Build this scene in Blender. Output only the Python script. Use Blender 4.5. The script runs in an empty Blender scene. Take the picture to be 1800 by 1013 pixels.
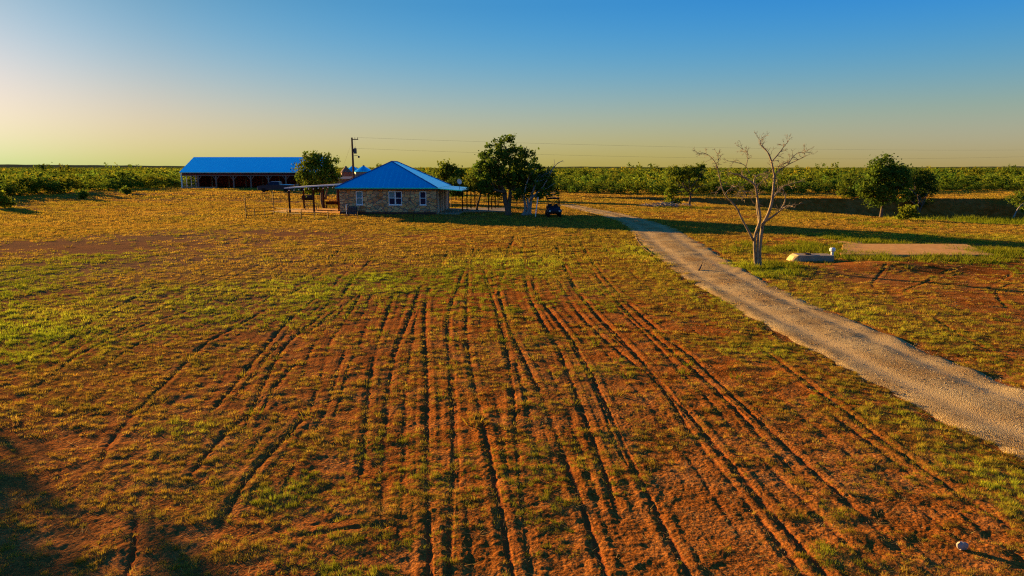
import bpy, math, random
import numpy as np
from mathutils import Vector, Matrix

S = bpy.context.scene
COL = S.collection
rng = np.random.default_rng(11)
random.seed(5)
H_CAM = 5.5
PITCH = math.radians(10.0)
F = 1200.0
SUN_AZ = math.radians(49.0)      # to the left of the view direction
SUN_EL = math.radians(8.0)

# ------------------------------------------------------------------ noise
def _h(ix, iy, seed):
    h = (ix.astype(np.int64) * 374761393 + iy.astype(np.int64) * 668265263 + seed * 974634777) & 0xFFFFFFFF
    h = ((h ^ (h >> 13)) * 1274126177) & 0xFFFFFFFF
    h = h ^ (h >> 16)
    return (h & 0xFFFF).astype(np.float32) / 65535.0

def vn(x, y, seed=0):
    x = np.asarray(x, dtype=np.float64); y = np.asarray(y, dtype=np.float64)
    x0 = np.floor(x); y0 = np.floor(y)
    fx = (x - x0).astype(np.float32); fy = (y - y0).astype(np.float32)
    fx = fx * fx * (3 - 2 * fx); fy = fy * fy * (3 - 2 * fy)
    a = _h(x0, y0, seed); b = _h(x0 + 1, y0, seed); c = _h(x0, y0 + 1, seed); d = _h(x0 + 1, y0 + 1, seed)
    return a + (b - a) * fx + (c - a) * fy + (a - b - c + d) * fx * fy

def fbm(x, y, octv=3, seed=0):
    t = 0; amp = 0.5; s = 0
    for k in range(octv):
        t = t + amp * vn(x, y, seed + k * 17); s += amp
        x, y = (0.8 * x - 0.6 * y) * 2.03 + 13.1, (0.6 * x + 0.8 * y) * 2.03 + 7.7
        amp *= 0.5
    return t / s

def sm(t):
    t = np.clip(t, 0, 1); return t * t * (3 - 2 * t)

# ------------------------------------------------------------------ terrain
def seg_dist(x, y, pts):
    d = np.full(np.shape(x), 1e9, dtype=np.float32)
    s = np.zeros(np.shape(x), dtype=np.float32)
    acc = 0.0
    for (x0, y0), (x1, y1) in zip(pts[:-1], pts[1:]):
        dx, dy = x1 - x0, y1 - y0; L2 = dx * dx + dy * dy
        t = np.clip(((x - x0) * dx + (y - y0) * dy) / L2, 0, 1)
        dd = np.hypot(x - x0 - t * dx, y - y0 - t * dy)
        m = dd < d
        d = np.where(m, dd, d); s = np.where(m, acc + t, s); acc += 1
    return d, s

POND = [(14, 132), (30, 112), (39, 86), (47, 70), (60, 62), (90, 62), (150, 80), (150, 124), (60, 124), (40, 125), (26, 129)]
def pond_in(x, y):
    """signed distance, positive inside the basin"""
    x = np.asarray(x, dtype=np.float32); y = np.asarray(y, dtype=np.float32)
    d, _ = seg_dist(x, y, POND + POND[:1])
    ins = np.zeros(x.shape, dtype=bool)
    n = len(POND)
    for i in range(n):
        x0, y0 = POND[i]; x1, y1 = POND[(i + 1) % n]
        c = (y0 > y) != (y1 > y)
        xi = x0 + (y - y0) / ((y1 - y0) or 1e-9) * (x1 - x0)
        ins ^= c & (x < xi)
    return np.where(ins, d, -d)

def Hm(x, y):
    """macro terrain height"""
    x = np.asarray(x, dtype=np.float32); y = np.asarray(y, dtype=np.float32)
    r = np.hypot(x, y)
    z = 0.75 * sm((y - 88) / 45) * sm((-x - 22) / 22) * (1 - sm((r - 170) / 60))
    z = z + 2.5 * sm((r - 500) / 2600)
    z = z + 0.16 * (fbm(x / 14, y / 14, 2, 3) - 0.5) * sm((r - 12) / 20) * (1 - sm((r - 100) / 60))
    p = pond_in(x, y)
    far_side = sm((y - 100) / 8)
    w = 9.0 - 4.5 * far_side
    dep = 3.0 * sm((p + 1.0) / w)
    wob = 0.35 * (fbm(x / 3.0, y / 3.0, 2, 9) - 0.5) * (dep > 0.05)
    z = z - dep + wob
    # spoil mound by the concrete box
    z = z + 0.28 * np.exp(-(((x - 21.3) / 3.4) ** 2 + ((y - 37.8) / 1.6) ** 2))
    return z

def ray(px, py):
    p = PITCH
    return np.array([px - 900.0, F * math.cos(p) - (py - 506.5) * math.sin(p), -F * math.sin(p) - (py - 506.5) * math.cos(p)])

def G(px, py, z=None):
    """where the ray of photo pixel (px,py) meets the ground (or height z)"""
    d = ray(px, py); zz = 0.0 if z is None else z
    for _ in range(6 if z is None else 1):
        t = (zz - H_CAM) / d[2]; X = d[0] * t; Y = d[1] * t
        if z is None: zz = float(Hm(np.array([X]), np.array([Y]))[0])
    return (X, Y, zz)

def P(px, py, Y):
    """point of pixel (px,py) at depth Y"""
    d = ray(px, py); t = Y / d[1]
    return Vector((d[0] * t, Y, H_CAM + d[2] * t))

def gz(x, y): return float(Hm(np.array([x]), np.array([y]))[0])

# road: pairs of edge pixels from near to far
RL = [(1900, 850), (1800, 812), (1688, 763), (1578, 698), (1450, 629), (1318, 559), (1205, 493), (1127, 431), (1103, 398), (1075, 384), (1045, 376), (985, 362)]
RR = [(2050, 770), (1900, 725), (1800, 688), (1703, 649), (1547, 583), (1388, 520), (1290, 467), (1218, 418), (1190, 402), (1150, 390), (1110, 379), (1000, 359)]
_l = np.array([G(*p, 0.0)[:2] for p in RL]); _r = np.array([G(*p, 0.0)[:2] for p in RR])
RC = (_l + _r) / 2
_tan = np.gradient(RC, axis=0); _tan /= np.linalg.norm(_tan, axis=1)[:, None]
RW = np.abs((_r - _l)[:, 0] * _tan[:, 1] - (_r - _l)[:, 1] * _tan[:, 0]) / 2
RW = np.clip(RW, 1.3, 2.3)
# carry on toward the viewer, out of frame
ext = RC[0] + (RC[0] - RC[1]) / np.linalg.norm(RC[0] - RC[1]) * 26
RC = np.vstack([ext, RC]); RW = np.concatenate([[RW[0]], RW])
# smooth resample
def resample(P_, n):
    P_ = np.asarray(P_, dtype=float)
    d = np.r_[0, np.cumsum(np.linalg.norm(np.diff(P_[:, :2], axis=0), axis=1))]
    s = np.linspace(0, d[-1], n)
    out = np.stack([np.interp(s, d, P_[:, k]) for k in range(P_.shape[1])], 1)
    k = max(3, n // 30) | 1
    pad = np.pad(out, ((k // 2, k // 2), (0, 0)), mode='edge')
    ker = np.ones(k) / k
    o2 = np.stack([np.convolve(pad[:, j], ker, 'valid') for j in range(out.shape[1])], 1)
    o2[0] = out[0]; o2[-1] = out[-1]
    return o2
ROAD = resample(np.c_[RC, RW], 90)
ROADC = [tuple(v) for v in ROAD[::3, :2]]
ROADW = ROAD[::3, 2]

def road_t(x, y):
    """distance from the centre line divided by local half width, and the distance in metres from the edge"""
    d, s = seg_dist(x, y, ROADC)
    w = np.interp(s, np.arange(len(ROADW)), ROADW)
    return d / w, d - w

# wheel tracks, traced
TR = [
 [(886,477),(876,513),(880,530),(890,560),(903,597),(939,669),(986,779),(1008,853),(1034,918),(1068,1018)],
 [(922,480),(928,513),(937,537),(957,573),(981,610),(998,653),(1018,706),(1051,796),(1075,869),(1095,930)],
 [(940,473),(940,500),(950,527),(970,553),(1007,597),(1047,673),(1079,743),(1112,816),(1161,914),(1214,1018)],
 [(980,490),(1000,527),(1017,553),(1055,590),(1116,641),(1165,681),(1210,730),(1259,783),(1324,861),(1362,910),(1455,1016)],
 [(978,430),(993,470),(1007,497),(1023,523),(1047,553),(1100,602),(1150,660),(1181,713),(1238,792),(1291,853),(1348,926),(1415,1018)],
 [(1012,410),(1027,437),(1047,467),(1067,493),(1100,530),(1140,567),(1183,602),(1246,653),(1290,705),(1350,752),(1407,804),(1460,857),(1509,902),(1554,946),(1640,1018)],
 [(1033,460),(1047,483),(1077,523),(1120,567),(1173,610),(1226,655),(1255,682),(1308,735),(1350,778),(1399,840),(1450,890)],
 [(1330,610),(1374,641),(1444,694),(1493,730),(1533,761),(1582,796),(1635,832),(1676,865),(1737,902),(1810,952)],
 [(1440,715),(1529,779),(1595,828),(1660,881),(1717,926),(1800,985)],
 [(760,493),(750,523),(747,553),(747,597),(752,681),(751,763),(752,845),(754,967),(757,1018)],
 [(800,520),(786,560),(788,600),(792,681),(798,735),(798,828),(790,967)],
 [(823,480),(820,540),(820,597),(833,681),(853,755),(866,828),(886,926),(902,1018)],
 [(850,470),(870,540),(886,600),(898,649),(902,681),(906,763),(912,824),(920,906),(935,1018)],
 [(697,500),(680,557),(667,593),(650,669),(644,751),(640,804),(630,870)],
 [(740,500),(727,540),(713,577),(699,610),(686,653),(680,739),(672,796)],
 [(640,505),(610,560),(580,600),(560,681),(548,718),(519,755),(474,800),(450,822),(408,881),(379,940)],
 [(610,520),(560,560),(503,602),(474,653),(450,710),(425,760)],
 [(560,520),(500,570),(432,653),(391,706),(360,740)],
 [(540,500),(440,560),(355,608),(285,681),(220,747),(176,792),(169,828),(180,851)],
 [(440,500),(330,545),(230,580),(135,625),(82,673),(0,718)],
 [(520,640),(444,722),(367,792),(330,850)],
 [(240,880),(232,910),(245,940),(222,1015)],
 [(380,470),(280,500),(167,560),(130,592),(60,640)],
 [(470,460),(380,500),(300,530),(200,590)],
 [(600,440),(560,470),(500,505),(440,545)],
 [(660,450),(620,490),(600,525)],
 [(925,418),(918,440),(922,478)],[(958,420),(958,450),(940,473)],[(1005,412),(1003,430),(1012,455)],
 [(1070,410),(1085,440),(1090,445)],[(1055,420),(1072,448)],[(905,415),(890,450),(886,477)],
 [(840,430),(820,460),(800,520)],[(790,440),(760,493)],
 [(1560,470),(1540,490),(1530,500),(1545,512)],[(1700,480),(1640,492),(1588,512),(1590,520),(1650,525)],[(1700,470),(1660,480),(1610,505)],
 [(1800,490),(1755,508),(1752,522),(1775,545)],[(1780,480),(1740,505),(1735,515)],
 [(1440,470),(1425,492),(1440,500)],[(1800,560),(1700,545),(1620,540)],[(1800,640),(1700,600),(1640,560)],
 [(520,945),(600,932),(700,925)],[(540,925),(640,905),(720,915)],
]
TRW = []
for k, t in enumerate(TR):
    w = np.array([G(*p, 0.0)[:2] for p in t])
    if t[-1][1] > 960: w = np.vstack([w, w[-1] + (w[-1] - w[-2]) / np.linalg.norm(w[-1] - w[-2]) * 3.5])
    TRW.append(resample(w, max(12, 3 * len(t))))
TRD = [0.95]*len(TR)
for i in (13,14,16,17,18,19,20,22,23,24,25): TRD[i] = 0.8
for i in range(26, len(TR)): TRD[i] = 0.7
for i in range(34, 41): TRD[i] = 0.5

# fainter passes of the same wheels between the traced ones
_pairs = [(3, 4), (4, 5), (2, 3), (1, 2), (0, 1), (12, 0), (11, 12), (9, 11), (13, 9), (15, 13), (16, 15), (17, 16), (18, 17), (19, 18), (22, 19), (5, 7), (23, 22), (18, 23), (24, 23), (25, 24), (26, 25)]
_n0 = len(TRW)
for a, b in _pairs:
    A = resample(TRW[a], 24); B = resample(TRW[b], 24)
    for s in ((.5,) if a < 13 else (.35, .68)):
        s = s + rng.uniform(-.06, .06)
        k0 = int(rng.integers(0, 4)); k1 = 24 - int(rng.integers(0, 5))
        wob = np.cumsum(rng.normal(0, .03, (24, 2)), 0)
        TRW.append((A * (1 - s) + B * s + wob)[k0:k1]); TRD.append(rng.uniform(.3, .6))

def tracks(x, y):
    """height change and rut mask"""
    dz = np.zeros(x.shape, dtype=np.float32); mask = np.zeros(x.shape, dtype=np.float32)
    x = x.astype(np.float32); y = y.astype(np.float32)
    for k, w in enumerate(TRW):
        x0, y0 = w.min(0) - 0.8; x1, y1 = w.max(0) + 0.8
        idx = np.nonzero((x > x0) & (x < x1) & (y > y0) & (y < y1))[0]
        if len(idx) == 0: continue
        # split the track into pieces so that every vertex only looks at nearby segments
        for a in range(0, len(w) - 1, 3):
            ww = w[a:a + 4]
            bx0, by0 = ww.min(0) - 0.7; bx1, by1 = ww.max(0) + 0.7
            m = (x[idx] > bx0) & (x[idx] < bx1) & (y[idx] > by0) & (y[idx] < by1)
            ii = idx[m]
            if len(ii) == 0: continue
            d, sg = seg_dist(x[ii], y[ii], [tuple(v) for v in ww])
            near = d < 0.7; ii = ii[near]; d = d[near]; q = (a + sg[near]) / (len(w) - 1)
            if len(ii) == 0: continue
            wid = 0.040 + 0.0009 * y[ii]
            brk = (0.35 + 0.65 * sm((vn(x[ii] / 1.3, y[ii] / 2.2, 31 + k) - 0.15) / 0.5)) * TRD[k] * sm(np.minimum(q, 1 - q) / 0.08 + 0.2)
            g = np.exp(-(d / wid) ** 4)
            berm = np.exp(-((d - 0.15 - 0.0015 * y[ii]) / 0.07) ** 2)
            dep = 0.015 + 0.00045 * y[ii]
            v = (-dep * g + 0.016 * berm) * brk
            dz[ii] = np.where(np.abs(v) > np.abs(dz[ii]), v, dz[ii])
            mask[ii] = np.maximum(mask[ii], g * brk)
    return dz, mask

# grass cover ---------------------------------------------------------
# photo pixel, half width x, half depth y (metres), cover, greenness
BLOBS = [
 ((50,590),2.6,1.6,.7,.9),((120,545),3.0,1.6,.5,.7),((160,540),2.2,1.0,.4,.5),((545,512),3.0,.8,.5,.8),((620,505),2.5,.9,.5,.8),
 ((640,492),3.0,1.0,.4,.9),((920,458),2.6,1.6,.7,.95),((975,450),4.0,1.4,.5,.5),((1050,430),5.0,2.0,.5,.3),
 ((290,640),2.0,.5,.5,.35),((130,662),1.6,.5,.5,.2),((190,690),1.6,.5,.4,.2),((350,485),4,1.5,.5,.1),((430,470),4,1.5,.3,.1),
 ((430,515),3,1,.4,.5),((500,870),.7,.35,.6,.8),((535,840),.3,.2,.6,.9),((660,790),.5,.45,.6,.75),((325,750),.9,.3,.6,.6),
 ((310,760),.7,.25,.5,.6),((730,905),.8,.4,.4,.2),((1010,655),1.2,.5,.4,.5),((1075,650),1.0,.4,.5,.5),((1190,765),.8,.4,.4,.3),
 ((1450,900),.5,.25,.5,.5),((1460,990),.6,.3,.5,.6),((1760,860),1.0,.7,.6,.6),((1790,900),.9,.7,.5,.5),((1700,820),1.0,.6,.5,.5),
 ((1620,730),1.5,.8,.4,.4),((1230,600),2.0,1.4,.4,.3),((1320,620),1.2,.6,.3,.5),((1150,500),3,3,.5,.3),((1120,470),2.5,2.5,.4,.3),
 ((1180,540),2,2,.4,.25),((1300,470),3,2,.6,.6),((1350,480),2.5,1.5,.6,.7),((1480,540),4,2.5,.5,.4),((1600,560),4,2,.5,.4),
 ((1700,600),2.5,1.5,.5,.4),((1400,500),2,1.5,.4,.4),((1450,700),.8,.3,.2,.5),((840,450),5,2,.3,.5),((700,440),6,3,.3,.2),
 ((60,405),7,1.5,.5,.2),((100,395),8,2,.5,.05),((230,395),8,2,.4,.1),((650,395),8,2,.3,.1),((480,375),7,2,.6,.3),((560,383),7,1,.5,.3),
 ((1700,385),12,2,.5,.7),((1600,395),9,3,.4,.1),((1500,400),9,3,.4,.05),((900,570),2.2,.8,.15,.3),((820,560),2,.7,.25,.4),
]
_bw = [(G(*b[0], 0.0), b) for b in BLOBS]
BARE = [((1180,900),1.2,.9,.6),((1250,870),.8,.6,.5),((1120,560),3,2.0,.4),((1060,620),1.5,1.2,.35),((880,520),3,1.5,.35),((1700,480),5,2.2,.4),
 ((1560,492),3,.9,.5),((1650,470),5,1.5,.3),((1480,475),2.6,1.4,.5),((1760,620),2.0,1.2,.45),((1780,560),2,1.5,.4),((1640,880),1.2,.8,.4),((1400,820),1.4,.9,.4),
 ((1420,690),1.4,.6,.4),((560,640),2.0,.9,.3),((480,600),2,.8,.3),((700,570),2,.8,.35),((240,770),.8,.35,.3),((120,940),1.2,.5,.4),((60,850),1,.5,.3),
 ((680,980),.6,.4,.3),((1300,420),5,1.5,.3),((1420,408),8,1.0,.35),((1060,360),8,2.5,.3),((200,430),8,4,.25),((420,410),12,4,.3),((480,358),10,3,.4)]
_br = [(G(*b[0], 0.0), b) for b in BARE]

def cover(x, y, fine=True):
    """grass cover 0..1, greenness 0..1"""
    x = np.asarray(x, dtype=np.float32); y = np.asarray(y, dtype=np.float32)
    r = np.hypot(x, y)
    n1 = fbm(x / 7, y / 7, 2, 41); n2 = fbm(x / 1.7, y / 1.7, 2, 43)
    u = x / np.maximum(y, 1.0)
    mid = sm((u + 0.36) / 0.2) * (1 - sm((y - 24) / 16))
    base = 0.62 - 0.24 * mid + 0.12 * sm((y - 38) / 20)
    c = base + 0.38 * (n1 - 0.5) + 0.6 * (n2 - 0.5)
    g = 0.20 + 0.5 * sm((fbm(x / 9 + 40, y / 9, 2, 47) - 0.42) / 0.3) + 0.4 * (n2 - .5)
    g = g * (1 - 0.55 * sm((y - 40) / 30))
    band = fbm(x / 26 + 0.25 * y / 9, y / 5.5, 3, 71)
    farm = sm((y - 30) / 18)
    c = c + farm * (1.15 * (band - 0.50)) * (1 - 0.5 * sm((u - 0.05) / .2))
    for (w, b) in _bw:
        k = np.exp(-(((x - w[0]) / b[1]) ** 2 + ((y - w[1]) / b[2] / 1.3) ** 2))
        k = k * (0.55 + 0.9 * (n2 - 0.1))
        c = c + b[3] * k; kk = np.clip(k * 1.3, 0, 1); g = g * (1 - kk) + b[4] * kk
    for (w, b) in _br:
        k = np.exp(-(((x - w[0]) / b[1]) ** 2 + ((y - w[1]) / b[2] / 1.3) ** 2))
        c = c - b[3] * k
    t, e = road_t(x, y)
    k = np.exp(-((e - 1.0) / 1.5) ** 2) * (e > -0.2)
    c = c + 0.42 * k; g = g + 0.12 * k
    if fine:
        n3 = fbm(x / 0.46, y / 0.34, 2, 53)
        c = c + 1.25 * (n3 - 0.5) * (1 - 0.6 * sm((r - 25) / 40))
    c = c * sm((e + 0.35 - 2.4 * (fbm(x / .8, y / .8, 2, 8) - .5)) / 0.5)
    p = pond_in(x, y)
    steep = (p > -0.5) & (p < 7) & (y > 100)
    c = np.where(steep, c * 0.12, c)
    return np.clip(c, 0, 1), np.clip(g, 0, 1)

# ------------------------------------------------------------------ mesh helpers
def mesh_np(name, V, Fc, mats=None, attrs=None, smooth=False, mi=None):
    """fast mesh from numpy arrays; Fc is (n,k) ints"""
    me = bpy.data.meshes.new(name)
    V = np.ascontiguousarray(V, dtype=np.float32); Fc = np.ascontiguousarray(Fc, dtype=np.int32)
    n, k = Fc.shape
    me.vertices.add(len(V)); me.vertices.foreach_set('co', V.ravel())
    me.loops.add(n * k); me.loops.foreach_set('vertex_index', Fc.ravel())
    me.polygons.add(n)
    me.polygons.foreach_set('loop_start', np.arange(0, n * k, k, dtype=np.int32))
    try: me.polygons.foreach_set('loop_total', np.full(n, k, dtype=np.int32))
    except Exception: pass
    if mi is not None: me.polygons.foreach_set('material_index', np.ascontiguousarray(mi, dtype=np.int32))
    for m in (mats or []): me.materials.append(m)
    me.update(calc_edges=True)
    me.polygons.foreach_set('use_smooth', np.full(n, bool(smooth)))
    for an, arr in (attrs or {}).items():
        arr = np.asarray(arr, dtype=np.float32)
        if arr.ndim == 2:
            if arr.shape[1] == 3: arr = np.c_[arr, np.ones(len(arr), dtype=np.float32)]
            a = me.attributes.new(an, 'FLOAT_COLOR', 'POINT'); a.data.foreach_set('color', np.ascontiguousarray(arr).ravel())
        else:
            a = me.attributes.new(an, 'FLOAT', 'POINT'); a.data.foreach_set('value', np.ascontiguousarray(arr))
    return me

def link(name, me, parent=None):
    o = bpy.data.objects.new(name, me); COL.objects.link(o)
    if parent is not None: o.parent = parent
    return o

def tag(o, label=None, cat=None, group=None, kind=None):
    if label: o['label'] = label
    if cat: o['category'] = cat
    if group: o['group'] = group
    if kind: o['kind'] = kind
    return o

def thing(name, loc, label, cat, group=None, rz=0.0):
    o = bpy.data.objects.new(name, None); COL.objects.link(o)
    o.empty_display_size = 0.3
    o.location = loc; o.rotation_euler = (0, 0, rz)
    return tag(o, label, cat, group)

class MB:
    """collects shapes into one mesh"""
    def __init__(s): s.v = []; s.f = []
    def add(s, v, f):
        n = len(s.v); s.v += [tuple(p) for p in v]; s.f += [tuple(i + n for i in q) for q in f]; return s
    def box(s, x0, x1, y0, y1, z0, z1, bev=0.0):
        if bev <= 0:
            v = [(x0,y0,z0),(x1,y0,z0),(x1,y1,z0),(x0,y1,z0),(x0,y0,z1),(x1,y0,z1),(x1,y1,z1),(x0,y1,z1)]
            return s.add(v, [(3,2,1,0),(4,5,6,7),(0,1,5,4),(1,2,6,5),(2,3,7,6),(3,0,4,7)])
        b = bev; V = []; 
        for z, i in ((z0, b), (z0 + b, 0), (z1 - b, 0), (z1, b)):
            V += [(x0+i,y0+i,z),(x1-i,y0+i,z),(x1-i,y1-i,z),(x0+i,y1-i,z)]
        Fc = [(3,2,1,0),(12,13,14,15)]
        for k in range(3):
            for j in range(4):
                a = 4*k+j; b2 = 4*k+(j+1)%4; Fc.append((a, b2, b2+4, a+4))
        return s.add(V, Fc)
    def hull8(s, b, t):
        """four bottom points and four top points"""
        return s.add(list(b) + list(t), [(3,2,1,0),(4,5,6,7),(0,1,5,4),(1,2,6,5),(2,3,7,6),(3,0,4,7)])
    def prism(s, poly, axis, a, b):
        """polygon (2-d) pulled along axis from a to b"""
        n = len(poly)
        def mk(p, w):
            if axis == 'x': return (w, p[0], p[1])
            if axis == 'y': return (p[0], w, p[1])
            return (p[0], p[1], w)
        v = [mk(p, a) for p in poly] + [mk(p, b) for p in poly]
        f = [tuple(range(n))[::-1], tuple(range(n, 2 * n))]
        f += [(i, (i + 1) % n, (i + 1) % n + n, i + n) for i in range(n)]
        return s.add(v, f)
    def tube(s, pts, radii, n=7, cap=True):
        pts = [Vector(p) for p in pts]
        if not hasattr(radii, '__len__'): radii = [radii] * len(pts)
        V = []; up = Vector((0.13, 0.21, 1)).normalized(); prev = None
        for i, p in enumerate(pts):
            d = (pts[min(i + 1, len(pts) - 1)] - pts[max(i - 1, 0)])
            d = d.normalized() if d.length > 1e-9 else Vector((0, 0, 1))
            a = prev if prev is not None else (up if abs(d.dot(up)) < 0.9 else Vector((1, 0, 0)))
            a = (a - d * a.dot(d))
            a = a.normalized() if a.length > 1e-6 else d.orthogonal().normalized()
            prev = a; b = d.cross(a)
            for k in range(n):
                t = 2 * math.pi * k / n
                V.append(p + (a * math.cos(t) + b * math.sin(t)) * radii[i])
        Fc = []
        for i in range(len(pts) - 1):
            for k in range(n):
                q = i * n + k; w = i * n + (k + 1) % n
                Fc.append((q, w, w + n, q + n))
        if cap:
            Fc.append(tuple(range(n))[::-1]); m = (len(pts) - 1) * n; Fc.append(tuple(range(m, m + n)))
        return s.add(V, Fc)
    def lathe(s, prof, n=20, c=(0, 0, 0), axis='z'):
        V = []; Fc = []
        for r, h in prof:
            for k in range(n):
                t = 2 * math.pi * k / n
                p = (r * math.cos(t), r * math.sin(t), h)
                if axis == 'x': p = (p[2], p[0], p[1])
                if axis == 'y': p = (p[0], p[2], p[1])
                V.append((c[0] + p[0], c[1] + p[1], c[2] + p[2]))
        for i in range(len(prof) - 1):
            for k in range(n):
                q = i * n + k; w = i * n + (k + 1) % n
                Fc.append((q, w, w + n, q + n))
        if prof[0][0] > 1e-6: Fc.append(tuple(range(n))[::-1])
        if prof[-1][0] > 1e-6: m = (len(prof) - 1) * n; Fc.append(tuple(range(m, m + n)))
        return s.add(V, Fc)
    def build(s, name, mat, parent=None, smooth=False, fix=True):
        me = bpy.data.meshes.new(name)
        me.from_pydata(s.v, [], s.f); me.update()
        if fix:
            import bmesh
            bm = bmesh.new(); bm.from_mesh(me); bmesh.ops.recalc_face_normals(bm, faces=bm.faces); bm.to_mesh(me); bm.free()
        me.materials.append(mat)
        if smooth:
            for p in me.polygons: p.use_smooth = True
        return link(name, me, parent)

# ------------------------------------------------------------------ materials
def nodes(name):
    m = bpy.data.materials.new(name); m.use_nodes = True
    nt = m.node_tree; b = nt.nodes['Principled BSDF']
    return m, nt, b
def N(nt, t, **kw):
    n = nt.nodes.new(t)
    for k, v in kw.items():
        if k in n.inputs.keys() if hasattr(n.inputs, 'keys') else False: n.inputs[k].default_value = v
        else: setattr(n, k, v)
    return n
def ramp(nt, stops):
    r = nt.nodes.new('ShaderNodeValToRGB'); e = r.color_ramp.elements
    while len(e) < len(stops): e.new(0.5)
    for q, (p, c) in zip(e, stops): q.position = p; q.color = (*c, 1)
    return r
def plain(name, c1, c2=None, rough=0.7, metal=0.0, scale=6.0, bump=0.0, coord='Object', detail=4.0, spec=0.08):
    """noise-mottled surface"""
    m, nt, b = nodes(name)
    b.inputs['Roughness'].default_value = rough; b.inputs['Metallic'].default_value = metal
    b.inputs['Specular IOR Level'].default_value = spec
    tc = nt.nodes.new('ShaderNodeTexCoord')
    nz = nt.nodes.new('ShaderNodeTexNoise'); nz.inputs['Scale'].default_value = scale; nz.inputs['Detail'].default_value = detail
    nt.links.new(tc.outputs[coord], nz.inputs['Vector'])
    r = ramp(nt, [(0.3, c1), (0.7, c2 or tuple(v * 0.8 for v in c1))])
    nt.links.new(nz.outputs['Fac'], r.inputs[0]); nt.links.new(r.outputs[0], b.inputs['Base Color'])
    if bump > 0:
        bp = nt.nodes.new('ShaderNodeBump'); bp.inputs['Strength'].default_value = bump; bp.inputs['Distance'].default_value = 0.05
        nt.links.new(nz.outputs['Fac'], bp.inputs['Height']); nt.links.new(bp.outputs[0], b.inputs['Normal'])
    return m

def leafmat(name, use_attr=True, base=(0.07, 0.10, 0.015), trans=0.4, rnd=0.0):
    m = bpy.data.materials.new(name); m.use_nodes = True; nt = m.node_tree
    nt.nodes.remove(nt.nodes['Principled BSDF']); out = nt.nodes['Material Output']
    df = nt.nodes.new('ShaderNodeBsdfDiffuse'); tr = nt.nodes.new('ShaderNodeBsdfTranslucent'); mx = nt.nodes.new('ShaderNodeMixShader')
    mx.inputs[0].default_value = trans
    if use_attr:
        a = nt.nodes.new('ShaderNodeAttribute'); a.attribute_name = 'tint'; src = a.outputs['Color']
    else:
        a = nt.nodes.new('ShaderNodeRGB'); a.outputs[0].default_value = (*base, 1); src = a.outputs[0]
    if rnd > 0:
        oi = nt.nodes.new('ShaderNodeObjectInfo'); hs = nt.nodes.new('ShaderNodeHueSaturation')
        mr = nt.nodes.new('ShaderNodeMapRange'); mr.inputs[3].default_value = 1 - rnd; mr.inputs[4].default_value = 1 + rnd
        nt.links.new(oi.outputs['Random'], mr.inputs[0]); nt.links.new(mr.outputs[0], hs.inputs['Value'])
        mh = nt.nodes.new('ShaderNodeMapRange'); mh.inputs[3].default_value = 0.485; mh.inputs[4].default_value = 0.512
        nt.links.new(oi.outputs['Random'], mh.inputs[0]); nt.links.new(mh.outputs[0], hs.inputs['Hue'])
        nt.links.new(src, hs.inputs['Color']); src = hs.outputs[0]
    nt.links.new(src, df.inputs[0]); nt.links.new(src, tr.inputs[0])
    nt.links.new(df.outputs[0], mx.inputs[1]); nt.links.new(tr.outputs[0], mx.inputs[2]); nt.links.new(mx.outputs[0], out.inputs[0])
    return m
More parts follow.
